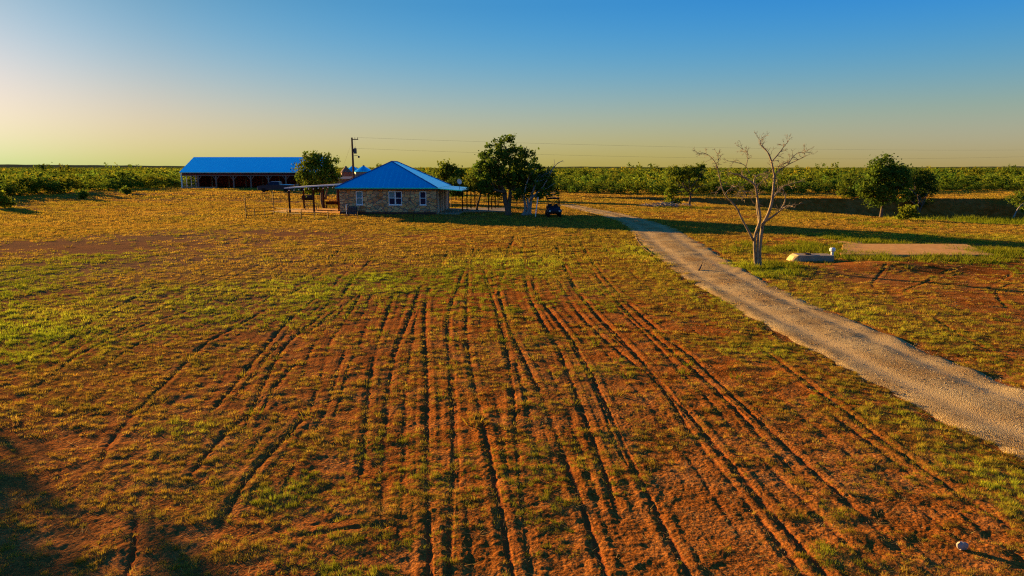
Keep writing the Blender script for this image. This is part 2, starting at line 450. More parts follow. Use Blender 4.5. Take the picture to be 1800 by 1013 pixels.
# ------------------------------------------------------------------ ground
def build_ground():
    fine = np.linspace(-46, 46, 1250)
    coarse_r = np.linspace(46, 314, 70)[1:-1]
    ang = np.radians(np.r_[fine, coarse_r])          # measured from +y, clockwise
    rad = np.r_[np.linspace(0.6, 5.5, 8)[:-1], np.exp(np.linspace(math.log(5.5), math.log(150), 1060)), np.exp(np.linspace(math.log(150), math.log(7000), 170))[1:]]
    A, R = np.meshgrid(ang, rad)
    X = (R * np.sin(A)).ravel(); Y = (R * np.cos(A)).ravel()
    na, nr = len(ang), len(rad)
    r = np.hypot(X, Y)
    Z = Hm(X, Y).astype(np.float32)
    near = r < 175
    xi = X[near]; yi = Y[near]; ri = r[near]
    cov = np.zeros(len(X), np.float32); grn = np.zeros(len(X), np.float32); rut = np.zeros(len(X), np.float32)
    c, g = cover(xi, yi); cov[near] = c; grn[near] = g
    # beyond: a coarse cover
    fx, fy = X[~near], Y[~near]
    cov[~near] = np.clip(0.75 + 0.3 * (fbm(fx / 60, fy / 60, 2, 5) - .5) + .4, 0, 1); grn[~near] = 1.0
    dz, mk = tracks(xi, yi)
    rut[near] = mk
    # relief: gentle swells, furrowed lumps, clods
    f1 = fbm(xi / 2.6, yi / 2.6, 2, 61) - 0.5
    f2 = fbm(xi / 0.75, yi / 0.6, 2, 63) - 0.5
    f3 = fbm(xi / 0.17, yi / 0.17, 2, 67) - 0.5
    fade3 = 1 - sm((ri - 22) / 22); fade2 = 1 - 0.6 * sm((ri - 45) / 40)
    t, e = road_t(xi, yi)
    off = sm((e + 0.3) / 0.8)
    f4 = fbm(xi / 0.07, yi / 0.07, 2, 69) - 0.5
    rel = 0.075 * f1 + 0.018 * f2 * fade2 + 0.022 * f3 * fade3 + 0.016 * f4 * (1 - sm((ri - 13) / 9)) + 0.035 * (c - 0.4) * fade2
    rel = rel * (0.25 + 0.75 * off)
    lower = -0.12 * (1 - sm((e + 0.6) / 0.5))
    Z[near] += rel + dz + lower
    V = np.c_[X, Y, Z]
    i = np.arange(nr - 1)[:, None] * na; j = np.arange(na)[None, :]
    j2 = (j + 1) % na
    Fc = np.stack([i + j, i + na + j, i + na + j2, i + j2], -1).reshape(-1, 4)
    # centre cap
    V = np.vstack([V, [0, 0, float(Hm(np.zeros(1), np.zeros(1))[0])]])
    cov = np.r_[cov, .5]; grn = np.r_[grn, .3]; rut = np.r_[rut, 0]
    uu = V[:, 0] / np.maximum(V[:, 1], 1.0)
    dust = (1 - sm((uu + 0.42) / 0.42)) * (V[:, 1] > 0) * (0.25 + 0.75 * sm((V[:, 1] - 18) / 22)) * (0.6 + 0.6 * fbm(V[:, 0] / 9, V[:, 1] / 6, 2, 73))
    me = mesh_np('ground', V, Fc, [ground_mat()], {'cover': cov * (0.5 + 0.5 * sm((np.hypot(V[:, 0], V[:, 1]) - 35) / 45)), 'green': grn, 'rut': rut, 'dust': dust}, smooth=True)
    o = link('ground', me); tag(o, kind='structure')
    o['label'] = 'red soil field with patchy grass and wheel ruts'
    return o

def ground_mat():
    m, nt, b = nodes('red_soil'); L = nt.links.new
    b.inputs['Roughness'].default_value = 1.0; b.inputs['Specular IOR Level'].default_value = 0.0
    tc = nt.nodes.new('ShaderNodeTexCoord')
    def noise(sc, det=4):
        n = nt.nodes.new('ShaderNodeTexNoise'); n.inputs['Scale'].default_value = sc; n.inputs['Detail'].default_value = det
        L(tc.outputs['Object'], n.inputs['Vector']); return n
    def attr(a):
        n = nt.nodes.new('ShaderNodeAttribute'); n.attribute_name = a; return n
    def mix(f, a, b2):
        n = nt.nodes.new('ShaderNodeMix'); n.data_type = 'RGBA'
        if isinstance(f, float): n.inputs[0].default_value = f
        else: L(f, n.inputs[0])
        for s, v in ((6, a), (7, b2)):
            if isinstance(v, tuple): n.inputs[s].default_value = (*v, 1)
            else: L(v, n.inputs[s])
        return n.outputs[2]
    big = noise(0.09, 3); mid = noise(1.1, 5); fin = noise(22, 4)
    rb = ramp(nt, [(0.36, (0.30, 0.078, 0.010)), (0.5, (0.33, 0.110, 0.018)), (0.64, (0.28, 0.128, 0.038))])
    L(big.outputs[0], rb.inputs[0])
    rm = ramp(nt, [(0.3, (0.15, 0.043, 0.007)), (0.48, (0.33, 0.110, 0.018)), (0.7, (0.43, 0.18, 0.046))])
    L(mid.outputs[0], rm.inputs[0])
    soil = mix(0.55, rb.outputs[0], rm.outputs[0])
    rf = ramp(nt, [(0.35, (0.45, 0.42, 0.4)), (0.65, (1.2, 1.16, 1.12))])
    L(fin.outputs[0], rf.inputs[0])
    mu = nt.nodes.new('ShaderNodeMix'); mu.data_type = 'RGBA'; mu.blend_type = 'MULTIPLY'; mu.inputs[0].default_value = 1
    L(soil, mu.inputs[6]); L(rf.outputs[0], mu.inputs[7]); soil = mu.outputs[2]
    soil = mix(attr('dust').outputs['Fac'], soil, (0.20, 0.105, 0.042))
    # turned, moister earth in the ruts
    soil = mix(attr('rut').outputs['Fac'], soil, (0.24, 0.065, 0.016))
    gn = noise(6.0, 4)
    gd = ramp(nt, [(0.3, (0.085, 0.045, 0.010)), (0.5, (0.16, 0.092, 0.013)), (0.72, (0.23, 0.15, 0.018))]); L(gn.outputs[0], gd.inputs[0])
    gg = ramp(nt, [(0.3, (0.045, 0.055, 0.006)), (0.6, (0.10, 0.105, 0.009)), (0.8, (0.15, 0.145, 0.012))]); L(gn.outputs[0], gg.inputs[0])
    grass = mix(attr('green').outputs['Fac'], gd.outputs[0], gg.outputs[0])
    cr = nt.nodes.new('ShaderNodeMapRange'); cr.inputs[1].default_value = 0.3; cr.inputs[2].default_value = 0.8; cr.inputs[4].default_value = 0.85
    L(attr('cover').outputs['Fac'], cr.inputs[0])
    col = mix(cr.outputs[0], soil, grass)
    L(col, b.inputs['Base Color'])
    bp = nt.nodes.new('ShaderNodeBump'); bp.inputs['Strength'].default_value = 0.9; bp.inputs['Distance'].default_value = 0.03
    bn = noise(16, 5); L(bn.outputs[0], bp.inputs['Height']); L(bp.outputs[0], b.inputs['Normal'])
    return m

def build_road():
    n_s, n_t = 420, 34
    Rr = resample(ROAD, n_s)
    tn = np.gradient(Rr[:, :2], axis=0); tn /= np.linalg.norm(tn, axis=1)[:, None]
    nr = np.c_[-tn[:, 1], tn[:, 0]]
    tt = np.linspace(-1.5, 1.5, n_t)
    X = Rr[:, 0:1] + nr[:, 0:1] * tt[None] * Rr[:, 2:3]; Y = Rr[:, 1:2] + nr[:, 1:2] * tt[None] * Rr[:, 2:3]
    T = np.repeat(tt[None], n_s, 0)
    x = X.ravel(); y = Y.ravel(); t = T.ravel()
    z = Hm(x, y) + 0.03 + 0.03 * (1 - t * t) - 0.20 * sm((np.abs(t) - 0.9) / 0.4)
    z = z - 0.035 * (np.exp(-((np.abs(t) - 0.5) / 0.17) ** 2))
    z = z + 0.05 * (fbm(x / .6, y / .6, 2, 81) - .5) + 0.15 * (fbm(x / .6, y / .6, 3, 83) - .5) * sm((np.abs(t) - .6) / .3) + 0.010 * (vn(x / .09, y / .09, 85) - .5)
    lane = 0.75 * np.exp(-((np.abs(t + .22 * (vn(x / 3, y / 3, 87) - .5)) - .48) / .17) ** 2) * (.55 + .7 * vn(x / 1.1, y / 1.1, 89))
    i = np.arange(n_s - 1)[:, None] * n_t; j = np.arange(n_t - 1)[None]
    Fc = np.stack([i + j, i + j + 1, i + n_t + j + 1, i + n_t + j], -1).reshape(-1, 4)
    m, nt, b = nodes('road_gravel'); L = nt.links.new
    b.inputs['Roughness'].default_value = 0.9; b.inputs['Specular IOR Level'].default_value = 0.0
    tc = nt.nodes.new('ShaderNodeTexCoord')
    vo = nt.nodes.new('ShaderNodeTexVoronoi'); vo.inputs['Scale'].default_value = 44; L(tc.outputs['Object'], vo.inputs['Vector'])
    hs = ramp(nt, [(0.0, (0.20, 0.125, 0.048)), (0.45, (0.40, 0.28, 0.115)), (1.0, (0.54, 0.40, 0.19))])
    sp = nt.nodes.new('ShaderNodeSeparateColor'); L(vo.outputs['Color'], sp.inputs[0]); L(sp.outputs[0], hs.inputs[0])
    nz = nt.nodes.new('ShaderNodeTexNoise'); nz.inputs['Scale'].default_value = 0.6; nz.inputs['Detail'].default_value = 5; L(tc.outputs['Object'], nz.inputs['Vector'])
    r2 = ramp(nt, [(0.35, (0.72, 0.62, 0.52)), (0.65, (1.1, 1.1, 1.08))]); L(nz.outputs[0], r2.inputs[0])
    mu = nt.nodes.new('ShaderNodeMix'); mu.data_type = 'RGBA'; mu.blend_type = 'MULTIPLY'; mu.inputs[0].default_value = 1
    L(hs.outputs[0], mu.inputs[6]); L(r2.outputs[0], mu.inputs[7])
    la = nt.nodes.new('ShaderNodeAttribute'); la.attribute_name = 'lane'
    lm = nt.nodes.new('ShaderNodeMix'); lm.data_type = 'RGBA'; L(la.outputs['Fac'], lm.inputs[0]); L(mu.outputs[2], lm.inputs[6]); lm.inputs[7].default_value = (0.44, 0.31, 0.145, 1)
    L(lm.outputs[2], b.inputs['Base Color'])
    bp = nt.nodes.new('ShaderNodeBump'); bp.inputs['Strength'].default_value = 0.7; bp.inputs['Distance'].default_value = 0.02; bp.invert = True
    L(vo.outputs['Distance'], bp.inputs['Height']); L(bp.outputs[0], b.inputs['Normal'])
    o = link('gravel_road', mesh_np('gravel_road', np.c_[x, y, z], Fc, [m], {'lane': lane}, smooth=True)); tag(o, kind='structure')
    return o

# ------------------------------------------------------------------ grass and stones
def ground_z(x, y, c=None):
    z = Hm(x, y)
    r = np.hypot(x, y)
    f1 = fbm(x / 2.6, y / 2.6, 2, 61) - 0.5
    f2 = fbm(x / 0.75, y / 0.6, 2, 63) - 0.5
    t, e = road_t(x, y)
    off = sm((e + 0.3) / 0.8)
    fade2 = 1 - 0.6 * sm((r - 45) / 40)
    rel = 0.075 * f1 + 0.018 * f2 * fade2 + (0.035 * (c - 0.4) * fade2 if c is not None else 0)
    return z + rel * (0.25 + 0.75 * off)

def scatter(r0, r1, dens, umax=0.84):
    n = int(umax * (r1 * r1 - r0 * r0) * dens)
    y = np.sqrt(rng.random(n) * (r1 * r1 - r0 * r0) + r0 * r0)
    x = (rng.random(n) * 2 - 1) * umax * y
    return x, y

def blades(x, y, z, hgt, wid, spread, nb, tint, lean=0.45):
    """nb triangular blades at every tuft; returns verts, faces, tint"""
    n = len(x)
    a = rng.random((n, nb)) * 2 * np.pi
    rr = np.sqrt(rng.random((n, nb))) * spread[:, None]
    bx = x[:, None] + rr * np.cos(a); by = y[:, None] + rr * np.sin(a)
    h = hgt[:, None] * (0.45 + 0.75 * rng.random((n, nb)))
    ln = lean * (0.2 + rng.random((n, nb))) * h * 1.2
    b2 = a + (rng.random((n, nb)) - .5) * 1.6
    tx = bx + ln * np.cos(b2); ty = by + ln * np.sin(b2)
    w = wid[:, None] * (0.6 + 0.8 * rng.random((n, nb)))
    o = rng.random((n, nb)) * np.pi
    ox = np.cos(o) * w; oy = np.sin(o) * w
    z0 = z[:, None] - 0.015 + 0 * a
    V = np.empty((n, nb, 3, 3), np.float32)
    V[..., 0, 0] = bx - ox; V[..., 0, 1] = by - oy; V[..., 0, 2] = z0
    V[..., 1, 0] = bx + ox; V[..., 1, 1] = by + oy; V[..., 1, 2] = z0
    V[..., 2, 0] = tx; V[..., 2, 1] = ty; V[..., 2, 2] = z0 + h
    t = np.repeat(tint[:, None, :], nb, 1) * (0.75 + 0.5 * rng.random((n, nb, 1)))
    t = np.repeat(t[:, :, None, :], 3, 2)
    return V.reshape(-1, 3), t.reshape(-1, 3)

C_DRY = np.array([0.36, 0.20, 0.022]); C_STRAW = np.array([0.40, 0.26, 0.04]); C_RUST = np.array([0.21, 0.10, 0.03])
C_OLIVE = np.array([0.22, 0.18, 0.016]); C_GREEN = np.array([0.16, 0.19, 0.010])

def grass_tint(g, n):
    k = rng.random((n, 1)); dry = np.where(k < .5, C_DRY, np.where(k < .78, C_STRAW, C_RUST))
    gg = np.clip(g + 0.35 * (rng.random(n) - .5), 0, 1)[:, None]
    grn = C_OLIVE + (C_GREEN - C_OLIVE) * np.clip((gg - .35) / .5, 0, 1)
    return dry + (grn - dry) * np.clip(gg / 0.5, 0, 1)

def build_grass():
    Vs = []; Ts = []
    #  r0  r1  clumps/m2  tufts in clump  clump radius  blades height width spread
    for r0, r1, de, nt_, cr, nb, hh, ww, sp in ((6.5, 13, 62, 7, .085, 9, .054, .0040, .032), (13, 22, 40, 6, .10, 8, .062, .0056, .045), (22, 38, 21, 5, .14, 7, .074, .009, .075),
                                       (38, 70, 9, 4, .26, 6, .095, .016, .15), (70, 112, 4.4, 3, .45, 5, .12, .03, .28), (112, 175, 1.5, 2, .7, 6, .15, .055, .5)):
        cx, cy = scatter(r0, r1, de)
        c, g = cover(cx, cy)
        k = rng.random(len(cx)) < sm((c - (0.15 if r1 < 40 else 0.22)) / 0.42)
        cx, cy, c, g = cx[k], cy[k], c[k], g[k]
        n = len(cx)
        t0 = grass_tint(g, n) * (0.85 + 0.75 * rng.random((n, 1)))
        t0 = t0 * (1 + 0.55 * np.clip((c - .72) / .28, 0, 1) * sm((g - .3) / .3))[:, None]
        h0 = hh * (0.55 + 0.9 * rng.random(n) ** 1.5) * (0.7 + 0.9 * c * (0.5 + g))
        rad = cr * (0.5 + 0.9 * rng.random(n))
        a = rng.random((n, nt_)) * 6.283; q = np.abs(rng.normal(0, .62, (n, nt_)))
        x = (cx[:, None] + np.cos(a) * q * rad[:, None] * 1.25).ravel(); y = (cy[:, None] + np.sin(a) * q * rad[:, None]).ravel()
        h = (h0[:, None] * (1.12 - 0.42 * np.clip(q, 0, 1.5))).ravel()
        tint = np.repeat(t0, nt_, 0) * (0.85 + 0.3 * rng.random((n * nt_, 1)))
        dz, mk = tracks(x, y)
        k = rng.random(len(x)) > mk * 1.3
        x, y, h, tint = x[k], y[k], h[k], tint[k]
        z = ground_z(x, y, np.full(len(x), .45))
        n = len(x)
        v, t = blades(x, y, z, h, np.full(n, ww), np.full(n, sp), nb, tint)
        Vs.append(v); Ts.append(t)
        if r1 <= 38:                         # flattened dead stalks between the clumps
            x, y = scatter(r0, r1, (16, 9, 3)[(r0 > 10) + (r0 > 20)])
            e = road_t(x, y)[1]; k = e > .1; x, y = x[k], y[k]; n = len(x)
            v, t = blades(x, y, ground_z(x, y, np.full(n, .4)) + .012, .03 + .05 * rng.random(n), np.full(n, ww), np.full(n, sp * 2), 4, np.array([.42, .29, .10])[None] * (.5 + .7 * rng.random((n, 1))), 2.6)
            Vs.append(v); Ts.append(t)
    V = np.vstack(Vs); T = np.vstack(Ts)
    Fc = np.arange(len(V), dtype=np.int32).reshape(-1, 3)
    o = link('grass', mesh_np('grass', V, Fc, [leafmat('grass_blades', trans=0.38)], {'tint': T}))
    tag(o, 'patchy short dry and green grass growing over the red soil', 'grass', kind='stuff')
    print('grass tris', len(Fc))

OCT = np.array([(1, 0, 0), (-1, 0, 0), (0, 1, 0), (0, -1, 0), (0, 0, 1), (0, 0, -1)], np.float32)
OCF = np.array([(0, 2, 4), (2, 1, 4), (1, 3, 4), (3, 0, 4), (2, 0, 5), (1, 2, 5), (3, 1, 5), (0, 3, 5)], np.int32)
def stones(x, y, z, s, tint):
    n = len(x)
    V = np.repeat(OCT[None], n, 0) * (0.6 + 0.7 * rng.random((n, 6, 1)))
    V = V * (s[:, None, None] * np.array([1, 1, .7])[None, None])
    a = rng.random(n) * 6.28; ca, sa = np.cos(a)[:, None], np.sin(a)[:, None]
    X = V[..., 0] * ca - V[..., 1] * sa; Y = V[..., 0] * sa + V[..., 1] * ca
    V = np.stack([X + x[:, None], Y + y[:, None], V[..., 2] + z[:, None]], -1)
    Fc = (OCF[None] + (np.arange(n) * 6)[:, None, None]).reshape(-1, 3)
    return V.reshape(-1, 3), Fc, np.repeat(tint[:, None], 6, 1).reshape(-1, 3)

def tintmat(name, rough=0.85):
    m, nt, b = nodes(name); a = nt.nodes.new('ShaderNodeAttribute'); a.attribute_name = 'tint'
    b.inputs['Roughness'].default_value = rough; b.inputs['Specular IOR Level'].default_value = 0.05
    nt.links.new(a.outputs['Color'], b.inputs['Base Color']); return m

def build_gravel():
    Vs = []; Fs = []; Ts = []; off = 0
    for r0, r1, de, s0 in ((7, 16, 300, .008), (16, 26, 130, .014), (26, 44, 36, .024)):
        x, y = scatter(r0, r1, de)
        t, e = road_t(x, y)
        p = np.where(e < 0.25, 0.95 - 0.6 * np.exp(-((t - .5) / .2) ** 2), 0.5 * np.exp(-(e - .25) / 0.6)) + 0.06 * sm((x / y - 0.05) / .4)
        k = rng.random(len(x)) < p
        x, y, t, e = x[k], y[k], t[k], e[k]; n = len(x)
        on = e < 0.1
        zr = Hm(x, y) + 0.03 + 0.03 * (1 - t * t) - 0.20 * sm((np.abs(t) - 0.9) / 0.4) - 0.035 * np.exp(-((np.abs(t) - .5) / .17) ** 2) + 0.05 * (fbm(x / .6, y / .6, 2, 81) - .5)
        zg = ground_z(x, y, np.full(n, .4))
        z = np.where(on, np.maximum(zr, zg - .1), zg) + 0.002
        s = s0 * (0.5 + 1.3 * rng.random(n) ** 2)
        q = rng.random((n, 1)); tint = np.array([.20, .13, .06]) * (1 - q) + np.array([.46, .35, .18]) * q
        red = (rng.random((n, 1)) < np.where(on, .1, .55)[:, None]); tint = np.where(red, np.array([.32, .15, .07]) * (.6 + .8 * q), tint)
        v, f, tt = stones(x, y, z, s, tint)
        Vs.append(v); Fs.append(f + off); Ts.append(tt); off += len(v)
    o = link('gravel', mesh_np('gravel', np.vstack(Vs), np.vstack(Fs), [tintmat('loose_stones')], {'tint': np.vstack(Ts)}))
    tag(o, 'loose tan gravel stones strewn over the curving driveway', 'gravel', kind='stuff')
    print('gravel', off // 6)
# ------------------------------------------------------------------ built things
M_ = {}
def mats():
    M_['rust_steel'] = plain('rust_steel', (0.07, 0.024, 0.014), (0.035, 0.014, 0.010), 0.7, 0.3, 5)
    M_['dark_steel'] = plain('dark_steel', (0.03, 0.02, 0.018), (0.05, 0.03, 0.025), 0.6, 0.3, 4)
    M_['white_paint'] = plain('white_paint', (0.78, 0.77, 0.75), (0.68, 0.67, 0.64), 0.45)
    M_['concrete'] = plain('concrete', (0.54, 0.25, 0.055), (0.64, 0.33, 0.09), 1.0, 0, 2.2, 0.3, detail=8)
    M_['grey_concrete'] = plain('grey_concrete', (0.33, 0.26, 0.17), (0.23, 0.18, 0.12), 0.9, 0, 3.0, 0.3, detail=8)
    M_['pale_roof'] = plain('pale_roof', (0.62, 0.62, 0.66), (0.52, 0.52, 0.56), 0.4, 0.3, 1.2)
    M_['wood'] = plain('weathered_wood', (0.085, 0.05, 0.03), (0.045, 0.028, 0.02), 0.85, 0, 8, 0.3)
    M_['pale_wood'] = plain('pale_wood', (0.30, 0.22, 0.15), (0.20, 0.14, 0.10), 0.85, 0, 6, 0.2)
    M_['pole_wood'] = plain('pole_wood', (0.16, 0.085, 0.05), (0.09, 0.05, 0.035), 0.9, 0, 7, 0.3)
    M_['barn_red'] = plain('barn_red', (0.20, 0.035, 0.03), (0.13, 0.025, 0.022), 0.7, 0, 1.5)
    M_['barn_post'] = plain('barn_post', (0.26, 0.16, 0.13), (0.19, 0.12, 0.10), 0.8, 0, 2)
    M_['black_rubber'] = plain('black_rubber', (0.014, 0.014, 0.014), (0.022, 0.02, 0.018), 0.85)
    M_['black_plastic'] = plain('black_plastic', (0.012, 0.012, 0.014), (0.02, 0.02, 0.022), 0.5)
    M_['truck_paint'] = plain('truck_paint', (0.010, 0.016, 0.03), (0.014, 0.02, 0.036), 0.4, 0.0, 2, spec=0.3)
    M_['utv_paint'] = plain('utv_paint', (0.007, 0.012, 0.02), (0.009, 0.014, 0.024), 0.45, 0.0, 3, spec=0.3)
    M_['chrome'] = plain('chrome', (0.6, 0.6, 0.6), (0.5, 0.5, 0.5), 0.2, 1.0)
    M_['tin'] = plain('galvanised_tin', (0.26, 0.22, 0.20), (0.16, 0.12, 0.11), 0.5, 0.6, 2)
    M_['rust_tin'] = plain('rusty_tin', (0.30, 0.12, 0.06), (0.18, 0.11, 0.09), 0.7, 0.2, 1.6)
    M_['grey_paint'] = plain('grey_paint', (0.10, 0.10, 0.11), (0.07, 0.07, 0.08), 0.5)
    M_['wire'] = plain('wire_metal', (0.05, 0.05, 0.055), (0.04, 0.04, 0.045), 0.5, 0.6)
    M_['stone'] = stone_mat()
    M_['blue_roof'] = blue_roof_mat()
    M_['boards'] = board_mat()
    g, nt, b = nodes('window_glass'); b.inputs['Base Color'].default_value = (0.008, 0.018, 0.045, 1); b.inputs['Roughness'].default_value = 0.06
    b.inputs['Specular IOR Level'].default_value = 0.08
    M_['glass'] = g
    g, nt, b = nodes('curtained_glass'); b.inputs['Base Color'].default_value = (0.06, 0.22, 0.25, 1); b.inputs['Roughness'].default_value = 0.1
    M_['glass_teal'] = g
    g, nt, b = nodes('lamp_bulb'); b.inputs['Base Color'].default_value = (0.9, 0.88, 0.8, 1); b.inputs['Roughness'].default_value = 0.3
    M_['bulb'] = g
    M_['rock'] = plain('pale_rock', (0.40, 0.33, 0.28), (0.24, 0.19, 0.15), 0.85, 0, 8, 0.5)

def stone_mat():
    m, nt, b = nodes('field_stone'); L = nt.links.new
    b.inputs['Roughness'].default_value = 0.95; b.inputs['Specular IOR Level'].default_value = 0.05
    tc = nt.nodes.new('ShaderNodeTexCoord'); mp = nt.nodes.new('ShaderNodeMapping'); mp.inputs['Scale'].default_value = (1.55, 1.55, 2.5)
    L(tc.outputs['Object'], mp.inputs[0])
    v = nt.nodes.new('ShaderNodeTexVoronoi'); v.inputs['Scale'].default_value = 1.0; v.inputs['Randomness'].default_value = 0.9; L(mp.outputs[0], v.inputs['Vector'])
    e = nt.nodes.new('ShaderNodeTexVoronoi'); e.feature = 'DISTANCE_TO_EDGE'; e.inputs['Scale'].default_value = 1.0; e.inputs['Randomness'].default_value = 0.9; L(mp.outputs[0], e.inputs['Vector'])
    sp = nt.nodes.new('ShaderNodeSeparateColor'); L(v.outputs['Color'], sp.inputs[0])
    r = ramp(nt, [(0.0, (0.34, 0.11, 0.03)), (0.2, (0.64, 0.34, 0.13)), (0.4, (0.54, 0.31, 0.15)), (0.6, (0.78, 0.47, 0.19)), (0.8, (0.62, 0.24, 0.07)), (1.0, (0.40, 0.25, 0.14))])
    L(sp.outputs[0], r.inputs[0])
    er = ramp(nt, [(0.02, (0.0, 0.0, 0.0)), (0.07, (1, 1, 1))]); L(e.outputs['Distance'], er.inputs[0])
    mx = nt.nodes.new('ShaderNodeMix'); mx.data_type = 'RGBA'; L(er.outputs[0], mx.inputs[0]); mx.inputs[6].default_value = (0.17, 0.13, 0.11, 1); L(r.outputs[0], mx.inputs[7])
    L(mx.outputs[2], b.inputs['Base Color'])
    bp = nt.nodes.new('ShaderNodeBump'); bp.inputs['Distance'].default_value = 0.05; bp.inputs['Strength'].default_value = 0.8; L(er.outputs[0], bp.inputs['Height']); L(bp.outputs[0], b.inputs['Normal'])
    return m

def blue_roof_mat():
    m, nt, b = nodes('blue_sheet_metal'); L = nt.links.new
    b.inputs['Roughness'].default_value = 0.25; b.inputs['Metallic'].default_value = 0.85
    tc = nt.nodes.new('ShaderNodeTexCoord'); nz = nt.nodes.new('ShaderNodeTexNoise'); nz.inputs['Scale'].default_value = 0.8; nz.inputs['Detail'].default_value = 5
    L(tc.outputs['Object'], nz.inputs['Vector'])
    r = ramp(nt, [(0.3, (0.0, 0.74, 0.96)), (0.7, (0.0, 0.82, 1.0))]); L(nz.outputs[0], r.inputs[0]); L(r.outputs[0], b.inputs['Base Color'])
    # standing seams run down each slope
    ge = nt.nodes.new('ShaderNodeNewGeometry'); sn = nt.nodes.new('ShaderNodeSeparateXYZ'); L(ge.outputs['True Normal'], sn.inputs[0])
    sp = nt.nodes.new('ShaderNodeSeparateXYZ'); L(tc.outputs['Object'], sp.inputs[0])
    def M(op, a, c2=None):
        n = nt.nodes.new('ShaderNodeMath'); n.operation = op
        for i, v in enumerate((a, c2)):
            if v is None: continue
            if isinstance(v, (int, float)): n.inputs[i].default_value = v
            else: L(v, n.inputs[i])
        return n.outputs[0]
    side = M('GREATER_THAN', M('ABSOLUTE', sn.outputs[0]), M('ABSOLUTE', sn.outputs[1]))
    u = M('ADD', M('MULTIPLY', sp.outputs[1], side), M('MULTIPLY', sp.outputs[0], M('SUBTRACT', 1.0, side)))
    f = M('FRACT', M('MULTIPLY', u, 1.6)); seam = M('LESS_THAN', M('ABSOLUTE', M('SUBTRACT', f, 0.5)), 0.09)
    bp = nt.nodes.new('ShaderNodeBump'); bp.inputs['Strength'].default_value = 0.5; bp.inputs['Distance'].default_value = 0.04; L(seam, bp.inputs['Height']); L(bp.outputs[0], b.inputs['Normal'])
    return m

def board_mat():
    m, nt, b = nodes('vertical_boards'); L = nt.links.new
    b.inputs['Roughness'].default_value = 0.8
    tc = nt.nodes.new('ShaderNodeTexCoord'); mp = nt.nodes.new('ShaderNodeMapping'); mp.inputs['Scale'].default_value = (1.1, 1.1, 0.05); L(tc.outputs['Object'], mp.inputs[0])
    nz = nt.nodes.new('ShaderNodeTexNoise'); nz.inputs['Scale'].default_value = 2.0; nz.inputs['Detail'].default_value = 3; L(mp.outputs[0], nz.inputs['Vector'])
    r = ramp(nt, [(0.4, (0.04, 0.03, 0.028)), (0.5, (0.24, 0.18, 0.15)), (0.6, (0.60, 0.50, 0.42))]); L(nz.outputs[0], r.inputs[0]); L(r.outputs[0], b.inputs['Base Color'])
    return m

